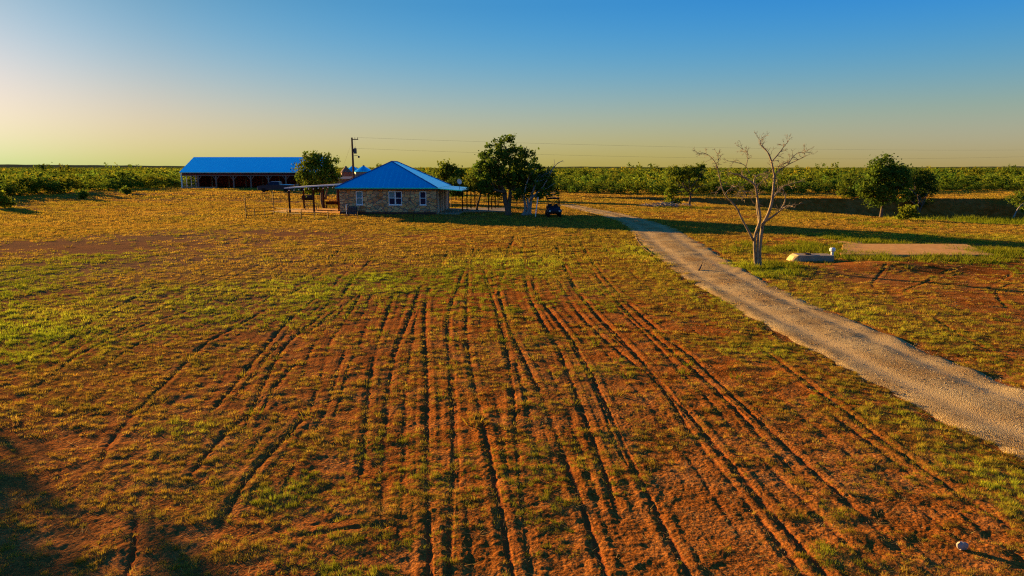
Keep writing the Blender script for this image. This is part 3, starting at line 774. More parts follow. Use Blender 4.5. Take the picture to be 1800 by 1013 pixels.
def house():
    X0, Y0, _ = G(598, 377); X1, _, _ = G(768, 377)
    W = X1 - X0; D = 11.4
    zb = gz(X0 + W / 2, Y0 + 5)
    t = thing('ranch_house', (X0, Y0, zb), 'low stone ranch house under a bright blue hip roof, between two open porches', 'house', rz=math.radians(-2.6))
    Hw = 3.05
    # walls: front in stone with window openings left as recesses
    wins = [(2.0, 2.78, 1), (5.9, 7.48, 2), (9.6, 10.38, 1)]
    zw0, zw1 = 1.14, 2.72
    b = MB(); th = 0.25
    xs = [0.0] + [v for w in wins for v in (w[0], w[1])] + [W]
    for i in range(0, len(xs), 2): b.box(xs[i], xs[i + 1], 0, th, -0.3, Hw)
    for (a, c, n) in wins:
        b.box(a, c, 0.002, th, -0.3, zw0 - .002); b.box(a, c, 0.002, th, zw1 + .002, Hw)
    b.box(0.001, th, th + .001, D - .25, -0.3, Hw); b.box(0.001, W - .001, D - .249, D, -0.3, Hw)
    b.build('wall', M_['stone'], t)
    o = MB().box(W - th, W - .001, th + .001, D - .25, -0.3, Hw).build('side_wall', M_['boards'], t); o['label'] = 'side wall of upright weathered boards'
    for k, (a, c, n) in enumerate(wins):
        fr = MB(); f = 0.08; y0, y1 = -0.03, 0.1
        fr.box(a, a + f, y0, y1, zw0, zw1); fr.box(c - f, c, y0, y1, zw0, zw1)
        fr.box(a + f, c - f, y0, y1, zw0, zw0 + f); fr.box(a + f, c - f, y0, y1, zw1 - f, zw1)
        zm = (zw0 + zw1) / 2
        panes = []
        if n == 2:
            m = (a + c) / 2; fr.box(m - .07, m + .07, y0 + .002, y1, zw0 + f, zw1 - f); panes = [(a + f, m - .07), (m + .07, c - f)]
        else: panes = [(a + f, c - f)]
        for (p, q) in panes: fr.box(p, q, y0 + .004, y1, zm - .035, zm + .035)
        w = MB().box(a - .05, c + .05, -0.07, -0.032, zw0 - .08, zw0 - .002).build('window', M_['white_paint'], t)
        w['label'] = ['single window with a pale curtain', 'double window with four panes', 'single dark window'][k]
        fr.build('window_frame', M_['white_paint'], w)
        for j, (p, q) in enumerate(panes):
            teal = (k == 0) or (k == 1 and j == 0)
            MB().box(p, q, 0.05, 0.07, zm + .035, zw1 - f).build('pane', M_['glass_teal' if teal else 'glass'], w)
            MB().box(p, q, 0.05, 0.07, zw0 + f, zm - .035).build('pane', M_['glass_teal' if k == 0 else 'glass'], w)
    # roof
    ov = 0.4; ez = Hw + 0.02; pz = 6.15; uc = W / 2 - .35
    e = [(-ov, -ov), (W + ov * .6, -ov), (W + ov * .6, D + ov), (-ov, D + ov)]
    r0, r1 = (uc, 4.3), (uc, 7.6); th = 0.09
    r = MB()
    V = [(x, y, ez) for x, y in e] + [(r0[0], r0[1], pz), (r1[0], r1[1], pz)] + [(x, y, ez + th) for x, y in e] + [(r0[0], r0[1], pz + th), (r1[0], r1[1], pz + th)]
    tri = [(0, 1, 4), (1, 2, 5, 4), (2, 3, 5), (3, 0, 4, 5)]
    r.add(V, [tuple(i + 6 for i in f) for f in tri] + [f[::-1] for f in tri] + [(0, 1, 7, 6), (1, 2, 8, 7), (2, 3, 9, 8), (3, 0, 6, 9)])
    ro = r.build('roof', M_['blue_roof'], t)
    cp = MB()
    for i, j in ((6, 10), (7, 10), (8, 11), (9, 11), (10, 11)):
        cp.tube([Vector(V[i]) + Vector((0, 0, .02)), Vector(V[j]) + Vector((0, 0, .02))], 0.06, 5)
    cp.build('ridge_cap', plain('ridge_metal', (0.008, 0.10, 0.30), (0.01, 0.12, 0.34), 0.45, 0.5), ro)
    fa = MB(); fa.box(-ov, W + ov * .6, -ov + .03, -ov + .06, ez - .16, ez - .005); fa.box(-ov + .03, -ov + .06, -ov + .065, D + ov, ez - .16, ez - .005); fa.box(W + ov * .6 - .06, W + ov * .6 - .03, -ov + .065, D + ov, ez - .16, ez - .005)
    fa.build('fascia', plain('fascia_brown', (0.12, 0.06, 0.045), (0.09, 0.05, 0.04), 0.7), t)
    st = MB(); st.box(-.02, W + .02, -.10, -.004, -0.3, 0.28); st.build('plinth', plain('plinth_brown', (0.11, 0.045, 0.03), (0.07, 0.035, 0.03), 0.9, 0, 2), t)
    # lean-to porch on the boarded side
    p = MB(); px1 = W + 3.0
    p.hull8([(W + ov * .6 + .01, -.1, ez - .05), (px1, .6, ez - .32), (px1 + .4, D - .5, ez - .32), (W + ov * .6 + .01, D, ez - .05)],
            [(W + ov * .6 + .01, -.1, ez + .03), (px1, .6, ez - .24), (px1 + .4, D - .5, ez - .24), (W + ov * .6 + .01, D, ez + .03)])
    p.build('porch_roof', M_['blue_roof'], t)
    for px, py in ((813, 373), (821, 370.5), (828, 368.5), (835, 367)):
        x, y, z = G(px, py)
        a = math.radians(2.6); dx, dy = x - X0, y - Y0
        lx, ly = dx * math.cos(a) - dy * math.sin(a), dx * math.sin(a) + dy * math.cos(a)
        MB().box(lx - .07, lx + .07, ly - .07, ly + .07, z - zb - .2, 2.76).build('porch_post', M_['rust_steel'], t)
    MB().box(W + .01, px1 - .3, .2, D - .4, -0.3, 0.12).build('porch_floor', M_['grey_concrete'], t)
    # the covered west patio
    x0, y0, z0 = G(509.5, 375)
    t2 = thing('porch', ((x0 + X0) / 2, y0 + 4, gz((x0 + X0) / 2, y0 + 4)), 'open porch with pale sheet roof and string bulbs beside the stone house', 'porch')
    ox, oy, oz = t2.location
    zl, zr = 2.98, 3.40
    xl, xr = x0 - .45 - ox, X0 - .45 - ox; ya, yb = -4.3, 4.2
    MB().hull8([(xl, ya, zl - oz), (xr, ya, zr - oz), (xr, yb, zr - oz), (xl, yb, zl - oz)], [(xl, ya, zl + .14 - oz), (xr, ya, zr + .14 - oz), (xr, yb, zr + .14 - oz), (xl, yb, zl + .14 - oz)]).build('porch_roof', M_['pale_roof'], t2)
    for px, py in ((510, 375), (535, 368), (552.5, 374.5), (596, 372), (570, 367)):
        x, y, z = G(px, py); h = zl + (zr - zl) * (x - ox - xl) / (xr - xl) - .02 - oz
        MB().box(x - ox - .095, x - ox + .095, y - oy - .095, y - oy + .095, -.3, h).build('porch_post', M_['rust_steel'], t2)
    bw = MB()
    pts = []; nb = 22
    for k in range(nb):
        s = k / (nb - 1); x = xl + .3 + (xr - xl - .5) * s; z = zl + (zr - zl) * s - oz - .10 - .07 * abs(math.sin(s * math.pi * 5))
        pts.append((x, ya + .06, z))
    bw.tube(pts, .012, 4); wo = bw.build('light_string', M_['wire'], t2)
    for q in pts[1::2]:
        MB().lathe([(0.0, -.16), (.05, -.12), (.06, -.07), (.03, -.01), (.02, .0)], 8, q).build('bulb', M_['bulb'], wo)
    x2, y2, _ = G(473, 373)
    fl = MB(); fl.hull8([(x2 - ox, y2 - oy, -.3), (X0 - .02 - ox, -4.6, -.3), (X0 - .02 - ox, 4.4, -.3), (x2 + 1.2 - ox, 4.2, -.3)], [(x2 - ox, y2 - oy, .1), (X0 - .02 - ox, -4.6, .1), (X0 - .02 - ox, 4.4, .1), (x2 + 1.2 - ox, 4.2, .1)])
    fl.build('porch_floor', M_['concrete'], t2)
    return t, (X0, Y0, zb, W, D)

def barn():
    X0, Y0, z0 = G(320, 331.5); X1 = P(561, 331, Y0).x
    L = X1 - X0; D = 15.0; zb = gz(X0 + 10, Y0 + 2)
    t = thing('barn', (X0, Y0, zb), 'long open fronted barn with blue metal roof and dark red walls', 'barn')
    he = P(320, 304, Y0).z - zb; hr = P(349, 277.5, Y0 + D / 2).z - zb
    r = MB(); ov = .5
    r.hull8([(-.1, -ov, he), (L + .3, -ov, he), (L + .3, D / 2, hr), (-.1, D / 2, hr)], [(-.1, -ov, he + .16), (L + .3, -ov, he + .16), (L + .3, D / 2, hr + .16), (-.1, D / 2, hr + .16)])
    r.hull8([(-.1, D / 2 + .002, hr), (L + .3, D / 2 + .002, hr), (L + .3, D + ov, he), (-.1, D + ov, he)], [(-.1, D / 2 + .002, hr + .16), (L + .3, D / 2 + .002, hr + .16), (L + .3, D + ov, he + .16), (-.1, D + ov, he + .16)])
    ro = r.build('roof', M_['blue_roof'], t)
    MB().box(-.05, L + .25, -ov - .03, -ov - .002, he - .05, he + .10).build('gutter', plain('gutter_pale', (.45, .45, .5), (.4, .4, .45), .4, .3), ro)
    MB().box(0.3, L, D - .2, D, -.2, he).build('back_wall', M_['barn_red'], t)
    MB().box(L - .2, L, .2, D - .21, -.2, he).build('side_wall', M_['barn_red'], t)
    # left end: open steel frame with rails and a half-height sheet
    f = MB(); f.box(-.05, .22, -.15, .15, -.2, he); f.build('corner_post', M_['white_paint'], t)
    f = MB()
    for y in np.arange(2.4, D, 2.4): f.box(.03, .18, y - .07, y + .07, -.2, he + (hr - he) * (1 - abs(y - D / 2) / (D / 2)))
    for z in np.linspace(.5, he - .3, 5): f.box(.19, .25, .16, D - .21, z - .05, z + .05)
    f.build('end_frame', M_['pale_roof'], t)
    f = MB()
    f.prism([(7.5, -.2), (D - .21, -.2), (D - .21, he), (D / 2, hr - .02), (.16, he), (.16, he - .3), (7.5, he - .3)], 'x', .26, .32); f.build('end_wall', M_['barn_red'], t)
    b = MB(); b.box(.23, L - .21, -.02, .16, he - .62, he - .22); b.build('header_beam', M_['barn_red'], t)
    b = MB(); b.box(.23, L - .21, -.05, -.022, he - .72, he - .55); b.build('trim_board', M_['barn_post'], t)
    for px in (349.5, 381, 411.5, 442, 473, 503.5, 534):
        x = P(px, 331, Y0).x - X0
        p = MB(); p.box(x - .14, x + .14, -.12, .14, -.2, he - .74); po = p.build('post', M_['barn_post'], t)
        k = MB(); k.tube([(x, .0, he - 1.7), (x - .75, .0, he - .78)], .08, 5); k.tube([(x, .0, he - 1.7), (x + .75, .0, he - .78)], .08, 5); k.build('knee_brace', M_['barn_post'], po)
    for px in np.arange(349.5, 550, 31):
        x = P(px, 331, Y0).x - X0
        p = MB(); p.box(x - .12, x + .12, 7.4, 7.6, -.2, hr - .1); p.build('inner_post', M_['barn_post'], t)
    c = MB(); c.box(0.23, P(382, 331, Y0).x - X0 - .15, -.2, -.13, -.2, .32); c.build('curb', M_['grey_concrete'], t)
    c = MB(); c.box(.4, L - .3, .2, D - .3, -.2, .08); c.build('floor_slab', plain('barn_floor', (.10, .07, .055), (.07, .05, .04), .95, 0, 1), t)
    return t, X0, Y0, zb

def wheel(parent, name, c, r, w, tyre, rim, axis='x'):
    o = MB().lathe([(r * .55, -w / 2), (r * .86, -w / 2), (r, -w * .32), (r, w * .32), (r * .86, w / 2), (r * .55, w / 2)], 20, c, axis).build(name, tyre, parent, smooth=False)
    MB().lathe([(r * .18, -w * .46), (r * .54, -w * .36), (r * .54, w * .36), (r * .18, w * .46)], 14, c, axis).build('rim', rim, o)
    return o

def truck():
    Yb = 136.0
    _g = G(486, 337.5); Yb = _g[1]; c = Vector(_g); zb = _g[2]
    t = thing('pickup_truck', (c.x, Yb, zb), 'dark crew cab pickup truck parked in front of the open barn', 'pickup truck')
    # nose points to -x
    Lh = 3.35; w = 1.0
    prof = [(-Lh, .55), (-Lh, 1.02), (-Lh + .12, 1.22), (-1.75, 1.34), (-1.7, 1.36), (Lh, 1.36), (Lh, .55), (Lh - .15, .48), (-Lh + .2, .42)]
    b = MB(); b.prism(prof, 'y', -w, w); b.build('body', M_['truck_paint'], t)
    cab = MB()
    bt = [(-1.72, -w + .03, 1.362), (1.0, -w + .03, 1.362), (1.0, w - .03, 1.362), (-1.72, w - .03, 1.362)]
    tp = [(-.85, -w + .2, 2.02), (.82, -w + .2, 2.02), (.82, w - .2, 2.02), (-.85, w - .2, 2.02)]
    cab.hull8(bt, tp); co = cab.build('cab', M_['truck_paint'], t)
    def lerp(a, c2, s): return tuple(a[i] + (c2[i] - a[i]) * s for i in range(3))
    for (i, j, sgn) in ((0, 1, -1), (3, 2, 1)):
        for (s0, s1) in ((.12, .5), (.56, .93)):
            q = [lerp(lerp(bt[i], bt[j], s0), lerp(tp[i], tp[j], s0), .12), lerp(lerp(bt[i], bt[j], s1), lerp(tp[i], tp[j], s1), .12), lerp(lerp(bt[i], bt[j], s1), lerp(tp[i], tp[j], s1), .88), lerp(lerp(bt[i], bt[j], s0), lerp(tp[i], tp[j], s0), .88)]
            q = [(p[0], p[1] + sgn * .012, p[2]) for p in q]; q2 = [(p[0], p[1] - sgn * .03, p[2]) for p in q]
            MB().hull8(q, q2).build('side_window', M_['glass'], co)
    ws = MB(); q = [lerp(bt[0], tp[0], .1), lerp(bt[3], tp[3], .1), lerp(bt[3], tp[3], .92), lerp(bt[0], tp[0], .92)]
    q = [(p[0] - .02, p[1] * .92, p[2]) for p in q]; ws.hull8(q, [(p[0] + .03, p[1], p[2]) for p in q]); ws.build('windscreen', M_['glass'], co)
    MB().box(-.8, .78, -w + .22, w - .22, 2.022, 2.06, .02).build('roof_panel', M_['chrome'], co)
    MB().tube([(1.1, -w + .04, 1.42), (Lh - .05, -w + .04, 1.42)], .045, 6).build('bed_rail', M_['chrome'], t)
    MB().tube([(1.1, w - .04, 1.42), (Lh - .05, w - .04, 1.42)], .045, 6).build('bed_rail', M_['chrome'], t)
    MB().box(-Lh - .09, -Lh - .002, -w + .1, w - .1, .48, .72, .03).build('bumper', M_['chrome'], t)
    MB().box(-Lh - .03, -Lh - .001, -.62, .62, .76, 1.06).build('grille', M_['black_plastic'], t)
    for s in (-1, 1): MB().box(-Lh - .04, -Lh + .08, s * .80 - .15, s * .80 + .17, .86, 1.08, .02).build('headlight', M_['bulb'], t)
    for s in (-1, 1):
        for x in (-2.2, 2.15): wheel(t, 'wheel', (x, s * (w - .1), .41), .41, .28, M_['black_rubber'], M_['chrome'], 'y')
    for s in (-1, 1): MB().box(-1.35, -1.15, s * (w + .15) - .1, s * (w + .15) + .1, 1.42, 1.66, .03).build('mirror', M_['black_plastic'], co)
    # flatbed trailer behind
    c2 = P(523, 336, Yb + 2.0)
    t2 = thing('flatbed_trailer', (c2.x + 1.2, Yb + 2.0, zb), 'low brown flatbed trailer standing behind the dark pickup truck', 'trailer')
    MB().box(-1.3, 1.9, -1, 1, .78, .92).build('deck', M_['pale_wood'], t2)
    MB().box(-1.3, -1.22, -1, 1, .94, 1.5).build('headboard', M_['pale_wood'], t2)
    for s in (-1, 1):
        for x in (.0, .85): wheel(t2, 'wheel', (x, s * .92, .36), .36, .22, M_['black_rubber'], M_['tin'], 'y')

def utv():
    x, y, z = G(973.5, 382.5)
    t = thing('utility_vehicle', (x, y + 1.2, z), 'dark open utility buggy with a roof, parked facing the field beside the oak', 'utility vehicle', rz=math.radians(3))
    w = .68
    b = MB(); b.prism([(-1.45, .5), (-1.45, .78), (-1.2, .98), (-.62, 1.06), (-.55, .62), (.45, .62), (.45, .95), (1.4, .95), (1.4, .5), (.9, .36), (-1.0, .36)], 'x', -w, w)
    b.build('body', M_['utv_paint'], t)
    MB().hull8([(-.6, -1.32, .80), (.6, -1.32, .80), (.62, -.66, 1.07), (-.62, -.66, 1.07)], [(-.5, -1.28, .90), (.5, -1.28, .90), (.54, -.7, 1.15), (-.54, -.7, 1.15)]).build('hood', M_['utv_paint'], t)
    MB().box(-.42, .42, -1.53, -1.452, .50, .74, .01).build('grille', M_['black_plastic'], t)
    bb = MB(); bb.tube([(-.6, -1.56, .42), (-.6, -1.62, .62), (.6, -1.62, .62), (.6, -1.56, .42)], .035, 6); bb.tube([(-.3, -1.61, .44), (-.3, -1.62, .62)], .03, 5); bb.tube([(.3, -1.61, .44), (.3, -1.62, .62)], .03, 5); bb.build('bumper', M_['dark_steel'], t)
    for s in (-1, 1): MB().box(s * .53 - .1, s * .53 + .1, -1.50, -1.451, .68, .78, .01).build('headlight', M_['bulb'], t)
    for s in (-1, 1):
        MB().tube([(s * w * .97, -.72, 1.02), (s * w * .93, -.32, 2.04), (s * w * .93, .5, 2.06), (s * w * .97, .62, .95)], .038, 7).build('roll_bar', M_['rust_steel'], t)
    MB().box(-.72, .72, -.45, .62, 2.07, 2.15, .03).build('canopy_roof', M_['black_plastic'], t)
    for q in ([(-.63, -.34, 2.02), (.63, -.34, 2.02)], [(-.63, .52, 2.0), (.63, .52, 2.0)], [(-.62, .56, 2.0), (-.02, .6, 1.3)], [(.62, .56, 2.0), (.02, .6, 1.3)]): MB().tube(q, .03, 6).build('cross_bar', M_['dark_steel'], t)
    for s in (-1, 1):
        o = MB().box(s * .34 - .27, s * .34 + .27, -.25, .28, .66, .82, .04).build('seat', M_['black_plastic'], t)
        MB().hull8([(s * .34 - .25, .2, .83), (s * .34 + .25, .2, .83), (s * .34 + .25, .34, .83), (s * .34 - .25, .34, .83)], [(s * .34 - .2, .32, 1.42), (s * .34 + .2, .32, 1.42), (s * .34 + .2, .44, 1.42), (s * .34 - .2, .44, 1.42)]).build('backrest', M_['black_plastic'], o)
    MB().box(-.64, .64, -.6, -.42, .95, 1.17, .03).build('dashboard', M_['black_plastic'], t)
    sw = MB(); sw.tube([(.34 + .17 * math.cos(a), -.34 + .05 * math.sin(a), 1.2 + .16 * math.sin(a)) for a in np.linspace(0, 2 * math.pi, 13)], .016, 5, False); sw.tube([(.34, -.5, 1.08), (.34, -.34, 1.2)], .02, 5); sw.build('steering_wheel', M_['black_rubber'], t)
    for s in (-1, 1):
        for yy in (-1.0, .98): wheel(t, 'wheel', (s * .66, yy, .34), .34, .27, M_['black_rubber'], M_['grey_paint'], 'x')
    for s in (-1, 1): MB().hull8([(s * .66 - .17, -1.42, .62), (s * .66 + .17, -1.42, .62), (s * .66 + .17, -.55, .66), (s * .66 - .17, -.55, .66)], [(s * .66 - .15, -1.36, .80), (s * .66 + .15, -1.36, .80), (s * .66 + .15, -.6, .90), (s * .66 - .15, -.6, .90)]).build('fender', M_['utv_paint'], t)
    for s in (-1, 1): MB().box(s * .78 - .06, s * .78 + .06, -.56, -.52, 1.22, 1.36, .015).build('mirror', M_['chrome'], t)
    mb = MB(); mb.box(-.66, .66, .66, 1.5, .96, 1.0); mb.box(-.66, -.62, .66, 1.5, 1.0, 1.22); mb.box(.62, .66, .66, 1.5, 1.0, 1.22); mb.box(-.66, .66, 1.46, 1.5, 1.0, 1.22); mb.build('cargo_bed', M_['black_plastic'], t)

def pole_and_wires():
    Yp = 106.0; c = P(622, 330, Yp); zb = gz(c.x, Yp); top = P(622, 242, Yp).z - zb
    t = thing('utility_pole', (c.x, Yp, zb), 'tall wooden utility pole with a transformer rising behind the house roof', 'utility pole')
    MB().tube([(0, 0, -.4), (.03, 0, top * .5), (.0, 0, top)], [.19, .165, .13], 10).build('shaft', M_['pole_wood'], t)
    MB().box(-.1, .95, -.05, .05, top - .34, top - .22).build('crossarm', M_['pole_wood'], t)
    for x in (.45, .85): MB().lathe([(.03, -.02), (.055, .06), (.035, .1), (.06, .15), (.035, .2), (.03, .24)], 8, (x, 0, top - .22)).build('insulator', M_['grey_paint'], t)
    tr = MB().lathe([(.2, 0), (.24, .04), (.24, .72), (.2, .8), (.0, .84)], 14, (.42, 0, top - 2.4)).build('transformer', M_['grey_paint'], t)
    MB().lathe([(.035, .8), (.06, .86), (.035, .92), (.055, .98), (.03, 1.08)], 8, (.42, 0, top - 2.4)).build('bushing', M_['dark_steel'], tr)
    MB().box(.12, .2, -.05, .05, top - 2.2, top - 1.7).build('bracket', M_['dark_steel'], t)
    la = MB(); la.tube([(.1, 0, top - 2.75), (.6, -.05, top - 2.65), (.92, -.08, top - 2.8)], .035, 6); la.lathe([(.02, .08), (.16, .0), (.17, -.16), (.08, -.24)], 10, (.95, -.08, top - 2.8)); la.build('yard_lamp', M_['grey_paint'], t)
    MB().tube([(.42, 0, top - 1.35), (.45, 0, top - .1)], .012, 4).build('jumper_wire', M_['wire'], t)
    # second pole outside the frame, so that the lines hang between two supports
    X2, Y2 = 150.0, 168.0; z2 = gz(X2, Y2); h2 = 10.2
    t2 = thing('utility_pole', (X2, Y2, z2), 'plain wooden utility pole out beyond the pond with a bare crossarm', 'utility pole')
    MB().tube([(0, 0, -.4), (0, 0, h2)], [.19, .13], 10).build('shaft', M_['pole_wood'], t2)
    MB().box(-.06, .06, -.6, .6, h2 - .3, h2 - .18).build('crossarm', M_['pole_wood'], t2)
    def line(a, b, sag, r, label, lo=None):
        a, b = Vector(a), Vector(b); pts = []
        for k in range(41):
            s = k / 40; p = a.lerp(b, s); p.z -= sag * 4 * s * (1 - s); pts.append(p)
        o = MB().tube(pts, r, 5).build('overhead_wire', M_['wire'], None); tag(o, label, 'wire')
    line((c.x + .85, Yp, zb + top - .0), (X2, Y2 - .5, z2 + h2 - .16), 1.0, .009, 'upper thin wire running right from the top of the utility pole')
    line((c.x + .2, Yp, zb + top - 1.6), (X2, Y2 + .3, z2 + h2 - 1.2), 1.5, .009, 'lower thin wire running right from below the pole top')
    g = P(592, 318, Yp + 3)
    o = MB().tube([(c.x - .1, Yp, zb + top - .9), (g.x - 1.5, Yp + 4, gz(g.x - 1.5, Yp + 4))], .010, 5).build('guy_wire', M_['wire']); tag(o, 'slanting guy wire from the utility pole down to the left', 'wire')

def bins():
    def one(px, apex, base, r, mat_r, mat_w, label, Y):
        c = P(px, apex, Y); zb = gz(c.x, Y); ha = c.z - zb; he = P(px, base, Y).z - zb
        t = thing('grain_bin', (c.x, Y, zb), label, 'grain bin', 'grain bins behind the house')
        b = MB(); prof = [(r, -.2)]
        for k in range(1, 9):
            z = he * k / 9; prof += [(r, z - .05), (r + .03, z), (r, z + .05)]
        prof += [(r, he - .02)]
        b.lathe(prof, 24); b.build('wall', mat_w, t)
        MB().lathe([(r + .12, he - .03), (r + .12, he + .02), (.18, ha - .06), (.0, ha)], 24).build('cone_roof', mat_r, t)
        MB().lathe([(.16, ha - .08), (.2, ha + .02), (.0, ha + .12)], 10).build('vent_cap', M_['tin'], t)
        d = MB(); d.box(-.35, .35, -r - .06, -r + .1, .2, 1.9); d.build('door', M_['dark_steel'], t)
    one(608, 293, 303, .85, M_['rust_tin'], M_['rust_tin'], 'small rusty brown grain bin leftmost behind the house roof', 118)
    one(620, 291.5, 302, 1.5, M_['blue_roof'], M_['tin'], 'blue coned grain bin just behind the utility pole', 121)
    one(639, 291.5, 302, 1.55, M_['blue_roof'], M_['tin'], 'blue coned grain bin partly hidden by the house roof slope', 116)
    X, Y, z = *P(602, 310, 113).xy, 0
    t = thing('shed', (X, 113, gz(X, 113)), 'low rusty tin shed between the small tree and the utility pole', 'shed')
    MB().box(-1.1, 1.1, 0, 2.4, -.2, 3.6).build('wall', M_['rust_tin'], t)
    MB().hull8([(-1.25, -.2, 3.62), (1.25, -.2, 3.62), (1.25, 2.6, 3.95), (-1.25, 2.6, 3.95)], [(-1.25, -.2, 3.7), (1.25, -.2, 3.7), (1.25, 2.6, 4.03), (-1.25, 2.6, 4.03)]).build('roof', M_['tin'], t)
    MB().box(-.4, .4, -.05, -.002, 0, 2.0).build('door', M_['dark_steel'], t)

def yard(hs):
    X0, Y0, zb, W, D = hs
    # air conditioner and white pipe
    a, b_, c_ = G(612, 378), G(626, 378), 0
    t = thing('air_conditioner', (a[0] + .48, Y0 - .75, zb), 'dark boxy air conditioner at the left front corner of the stone house', 'air conditioner')
    MB().box(-.46, .46, -.4, .4, .0, .95, .03).build('cabinet', M_['grey_paint'], t)
    MB().lathe([(.34, .0), (.36, .03), (.1, .05), (.0, .05)], 16, (0, 0, .95)).build('fan_grille', M_['black_plastic'], t)
    g = MB()
    for k in range(9): g.box(-.42, .42, -.415, -.402, .1 + .09 * k, .13 + .09 * k)
    g.build('louvre', M_['black_plastic'], t)
    o = MB(); o.tube([(0, 0, -.1), (0, 0, 1.15), (.12, .05, 1.22)], .045, 8); q = o.build('standpipe', M_['white_paint']); q.location = (a[0] - .25, Y0 - .8, zb)
    tag(q, 'white upright pipe beside the air conditioner at the house corner', 'pipe')
    # satellite dish on the right porch roof
    d = P(807.5, 326, 84.5)
    t = thing('satellite_dish', (d.x, 84.5, d.z), 'small pale satellite dish on the right porch roof', 'satellite dish')
    MB().tube([(0, 0, -.55), (0, 0, .25), (-.05, -.1, .4)], .03, 6).build('mast', M_['grey_paint'], t)
    m = MB(); m.lathe([(.0, .0), (.18, .03), (.34, .11), (.345, .13), (.18, .05), (.0, .02)], 18); dd = m.build('dish', M_['white_paint'], t); dd.rotation_euler = (math.radians(70), math.radians(25), math.radians(35)); dd.location = (-.05, -.12, .42)
    MB().tube([(-.05, -.12, .25), (-.25, -.5, .5)], .014, 5).build('feed_arm', M_['grey_paint'], t)
    # picnic table and bench on the west porch
    x, y, z = G(549, 369.5)
    t = thing('picnic_table', (x, y, gz(x, y) + .1), 'dark wooden picnic table standing under the left porch roof', 'picnic table')
    for k in range(5): MB().box(-.95, .95, -.38 + .155 * k, -.24 + .155 * k, .71, .76).build('top_plank', M_['wood'], t)
    for s in (-1, 1): MB().box(-.95, .95, s * .68 - .13, s * .68 + .13, .42, .46).build('bench_plank', M_['wood'], t)
    for s in (-.7, .7):
        f = MB(); f.tube([(s, -.2, .7), (s, -.62, 0)], .05, 4); f.tube([(s, .2, .7), (s, .62, 0)], .05, 4); f.box(s - .04, s + .04, -.78, .78, .36, .415); f.build('leg_frame', M_['wood'], t)
    x, y, z = G(585, 368)
    t = thing('bench', (x, y, gz(x, y) + .1), 'long low brown bench against the house end of the left porch', 'bench')
    MB().box(-1.0, 1.0, -.22, .22, .40, .46).build('seat', M_['rust_steel'], t)
    MB().box(-1.0, 1.0, .2, .26, .5, .95).build('backrest', M_['rust_steel'], t)
    for s in (-.85, .85):
        k = MB(); k.box(s - .04, s + .04, -.2, -.12, 0, .398); k.build('leg', M_['dark_steel'], t)
        k = MB(); k.box(s - .04, s + .04, .2 - .06, .2 - .002, 0, .95); k.build('leg', M_['dark_steel'], t)
    x, y, z = G(541.5, 362)
    t = thing('barbecue_smoker', (x - .2, y + .6, gz(x, y) + .1), 'black barrel barbecue smoker behind the picnic table', 'barbecue')
    MB().lathe([(.0, -.75), (.34, -.75), (.36, -.7), (.36, .7), (.34, .75), (.0, .75)], 16, (0, 0, 1.05), 'x').build('barrel', M_['dark_steel'], t)
    MB().tube([(.6, 0, 1.3), (.6, 0, 2.1)], .07, 8).build('chimney', M_['dark_steel'], t)
    for sx in (-.55, .55):
        for sy in (-.25, .25): MB().tube([(sx, sy, .85), (sx, sy * 1.3, 0)], .03, 5).build('leg', M_['dark_steel'], t)
    # pipe fence in front of the west porch
    def fence(name, pts, posts, rails, label, group=None, r=.04, mat='rust_steel'):
        b0 = pts[0]; t = thing(name, (b0[0], b0[1], b0[2]), label, 'fence', group)
        for (px, py, top) in posts:
            x, y, z = G(px, py); h = P(px, top, y).z - z
            MB().tube([(x - b0[0], y - b0[1], z - b0[2] - .25), (x - b0[0], y - b0[1], z - b0[2] + h)], r * 1.25, 6).build('post', M_[mat], t)
        for (pa, pb) in rails:
            q = []
            for (px, py, hh) in (pa, pb):
                x, y, z = G(px, py); q.append(Vector((x - b0[0], y - b0[1], z - b0[2] + hh)))
            q.insert(1, (q[0] + q[1]) / 2 + Vector((0, 0, -.04)))
            MB().tube(q, r * .8, 6).build('rail', M_[mat], t)
        return t
    fence('pipe_fence', [G(433, 384)], [(433, 384, 343), (448, 382, 367), (482, 379, 336.5), (466, 380.5, 367)], [((433, 384, 1.15), (482, 379, .95)), ((433, 384, .7), (482, 379, .6)), ((433, 384, .3), (482, 379, .25)), ((433, 384, 2.65), (482, 379, 2.6))],
          'rusty pipe gate frame with two tall posts out left of the porch')
    fence('pipe_fence', [G(482, 379)], [(530, 384, 369), (553.5, 385, 371), (577, 386, 372), (505, 381, 368)], [((482, 379, .9), (530, 384, .95)), ((482, 379, .45), (530, 384, .5)), ((530, 384, .95), (629, 387, .95)), ((530, 384, .45), (629, 387, .45))],
          'low rusty pipe rail running in front of the left porch')
    fence('pipe_fence', [G(629, 387)], [(629, 387, 372), (678, 387.5, 374), (727, 388, 375)], [((629, 387, .85), (727, 388, .85)), ((629, 387, .4), (727, 388, .4))], 'low thin pipe rail along the front of the stone house', None, .028)
    fence('pipe_fence', [G(793, 366)], [(793, 366, 346), (838, 366, 350), (875, 366, 350), (908.5, 366, 350), (943.5, 367, 336)],
          [((793, 366, 1.25), (943.5, 367, 1.25)), ((793, 366, .8), (943.5, 367, .8)), ((793, 366, .38), (943.5, 367, .38))], 'dark three rail pipe fence behind the patio and the oak trunks')
    x, y, z = G(941, 381)
    o = MB().tube([(0, 0, -.1), (.12, .2, .9), (.32, .5, 2.2)], [.06, .055, .045], 7).build('leaning_pole', M_['white_paint']); o.location = (x, y, z); tag(o, 'thin whitish pole leaning between the oak and the utility buggy', 'pole')
    # free standing patio posts with a beam
    x, y, z = G(866, 370)
    t = thing('pergola', (x, y, z), 'bare steel pergola of four posts over the concrete patio under the oak', 'pergola')
    tops = []
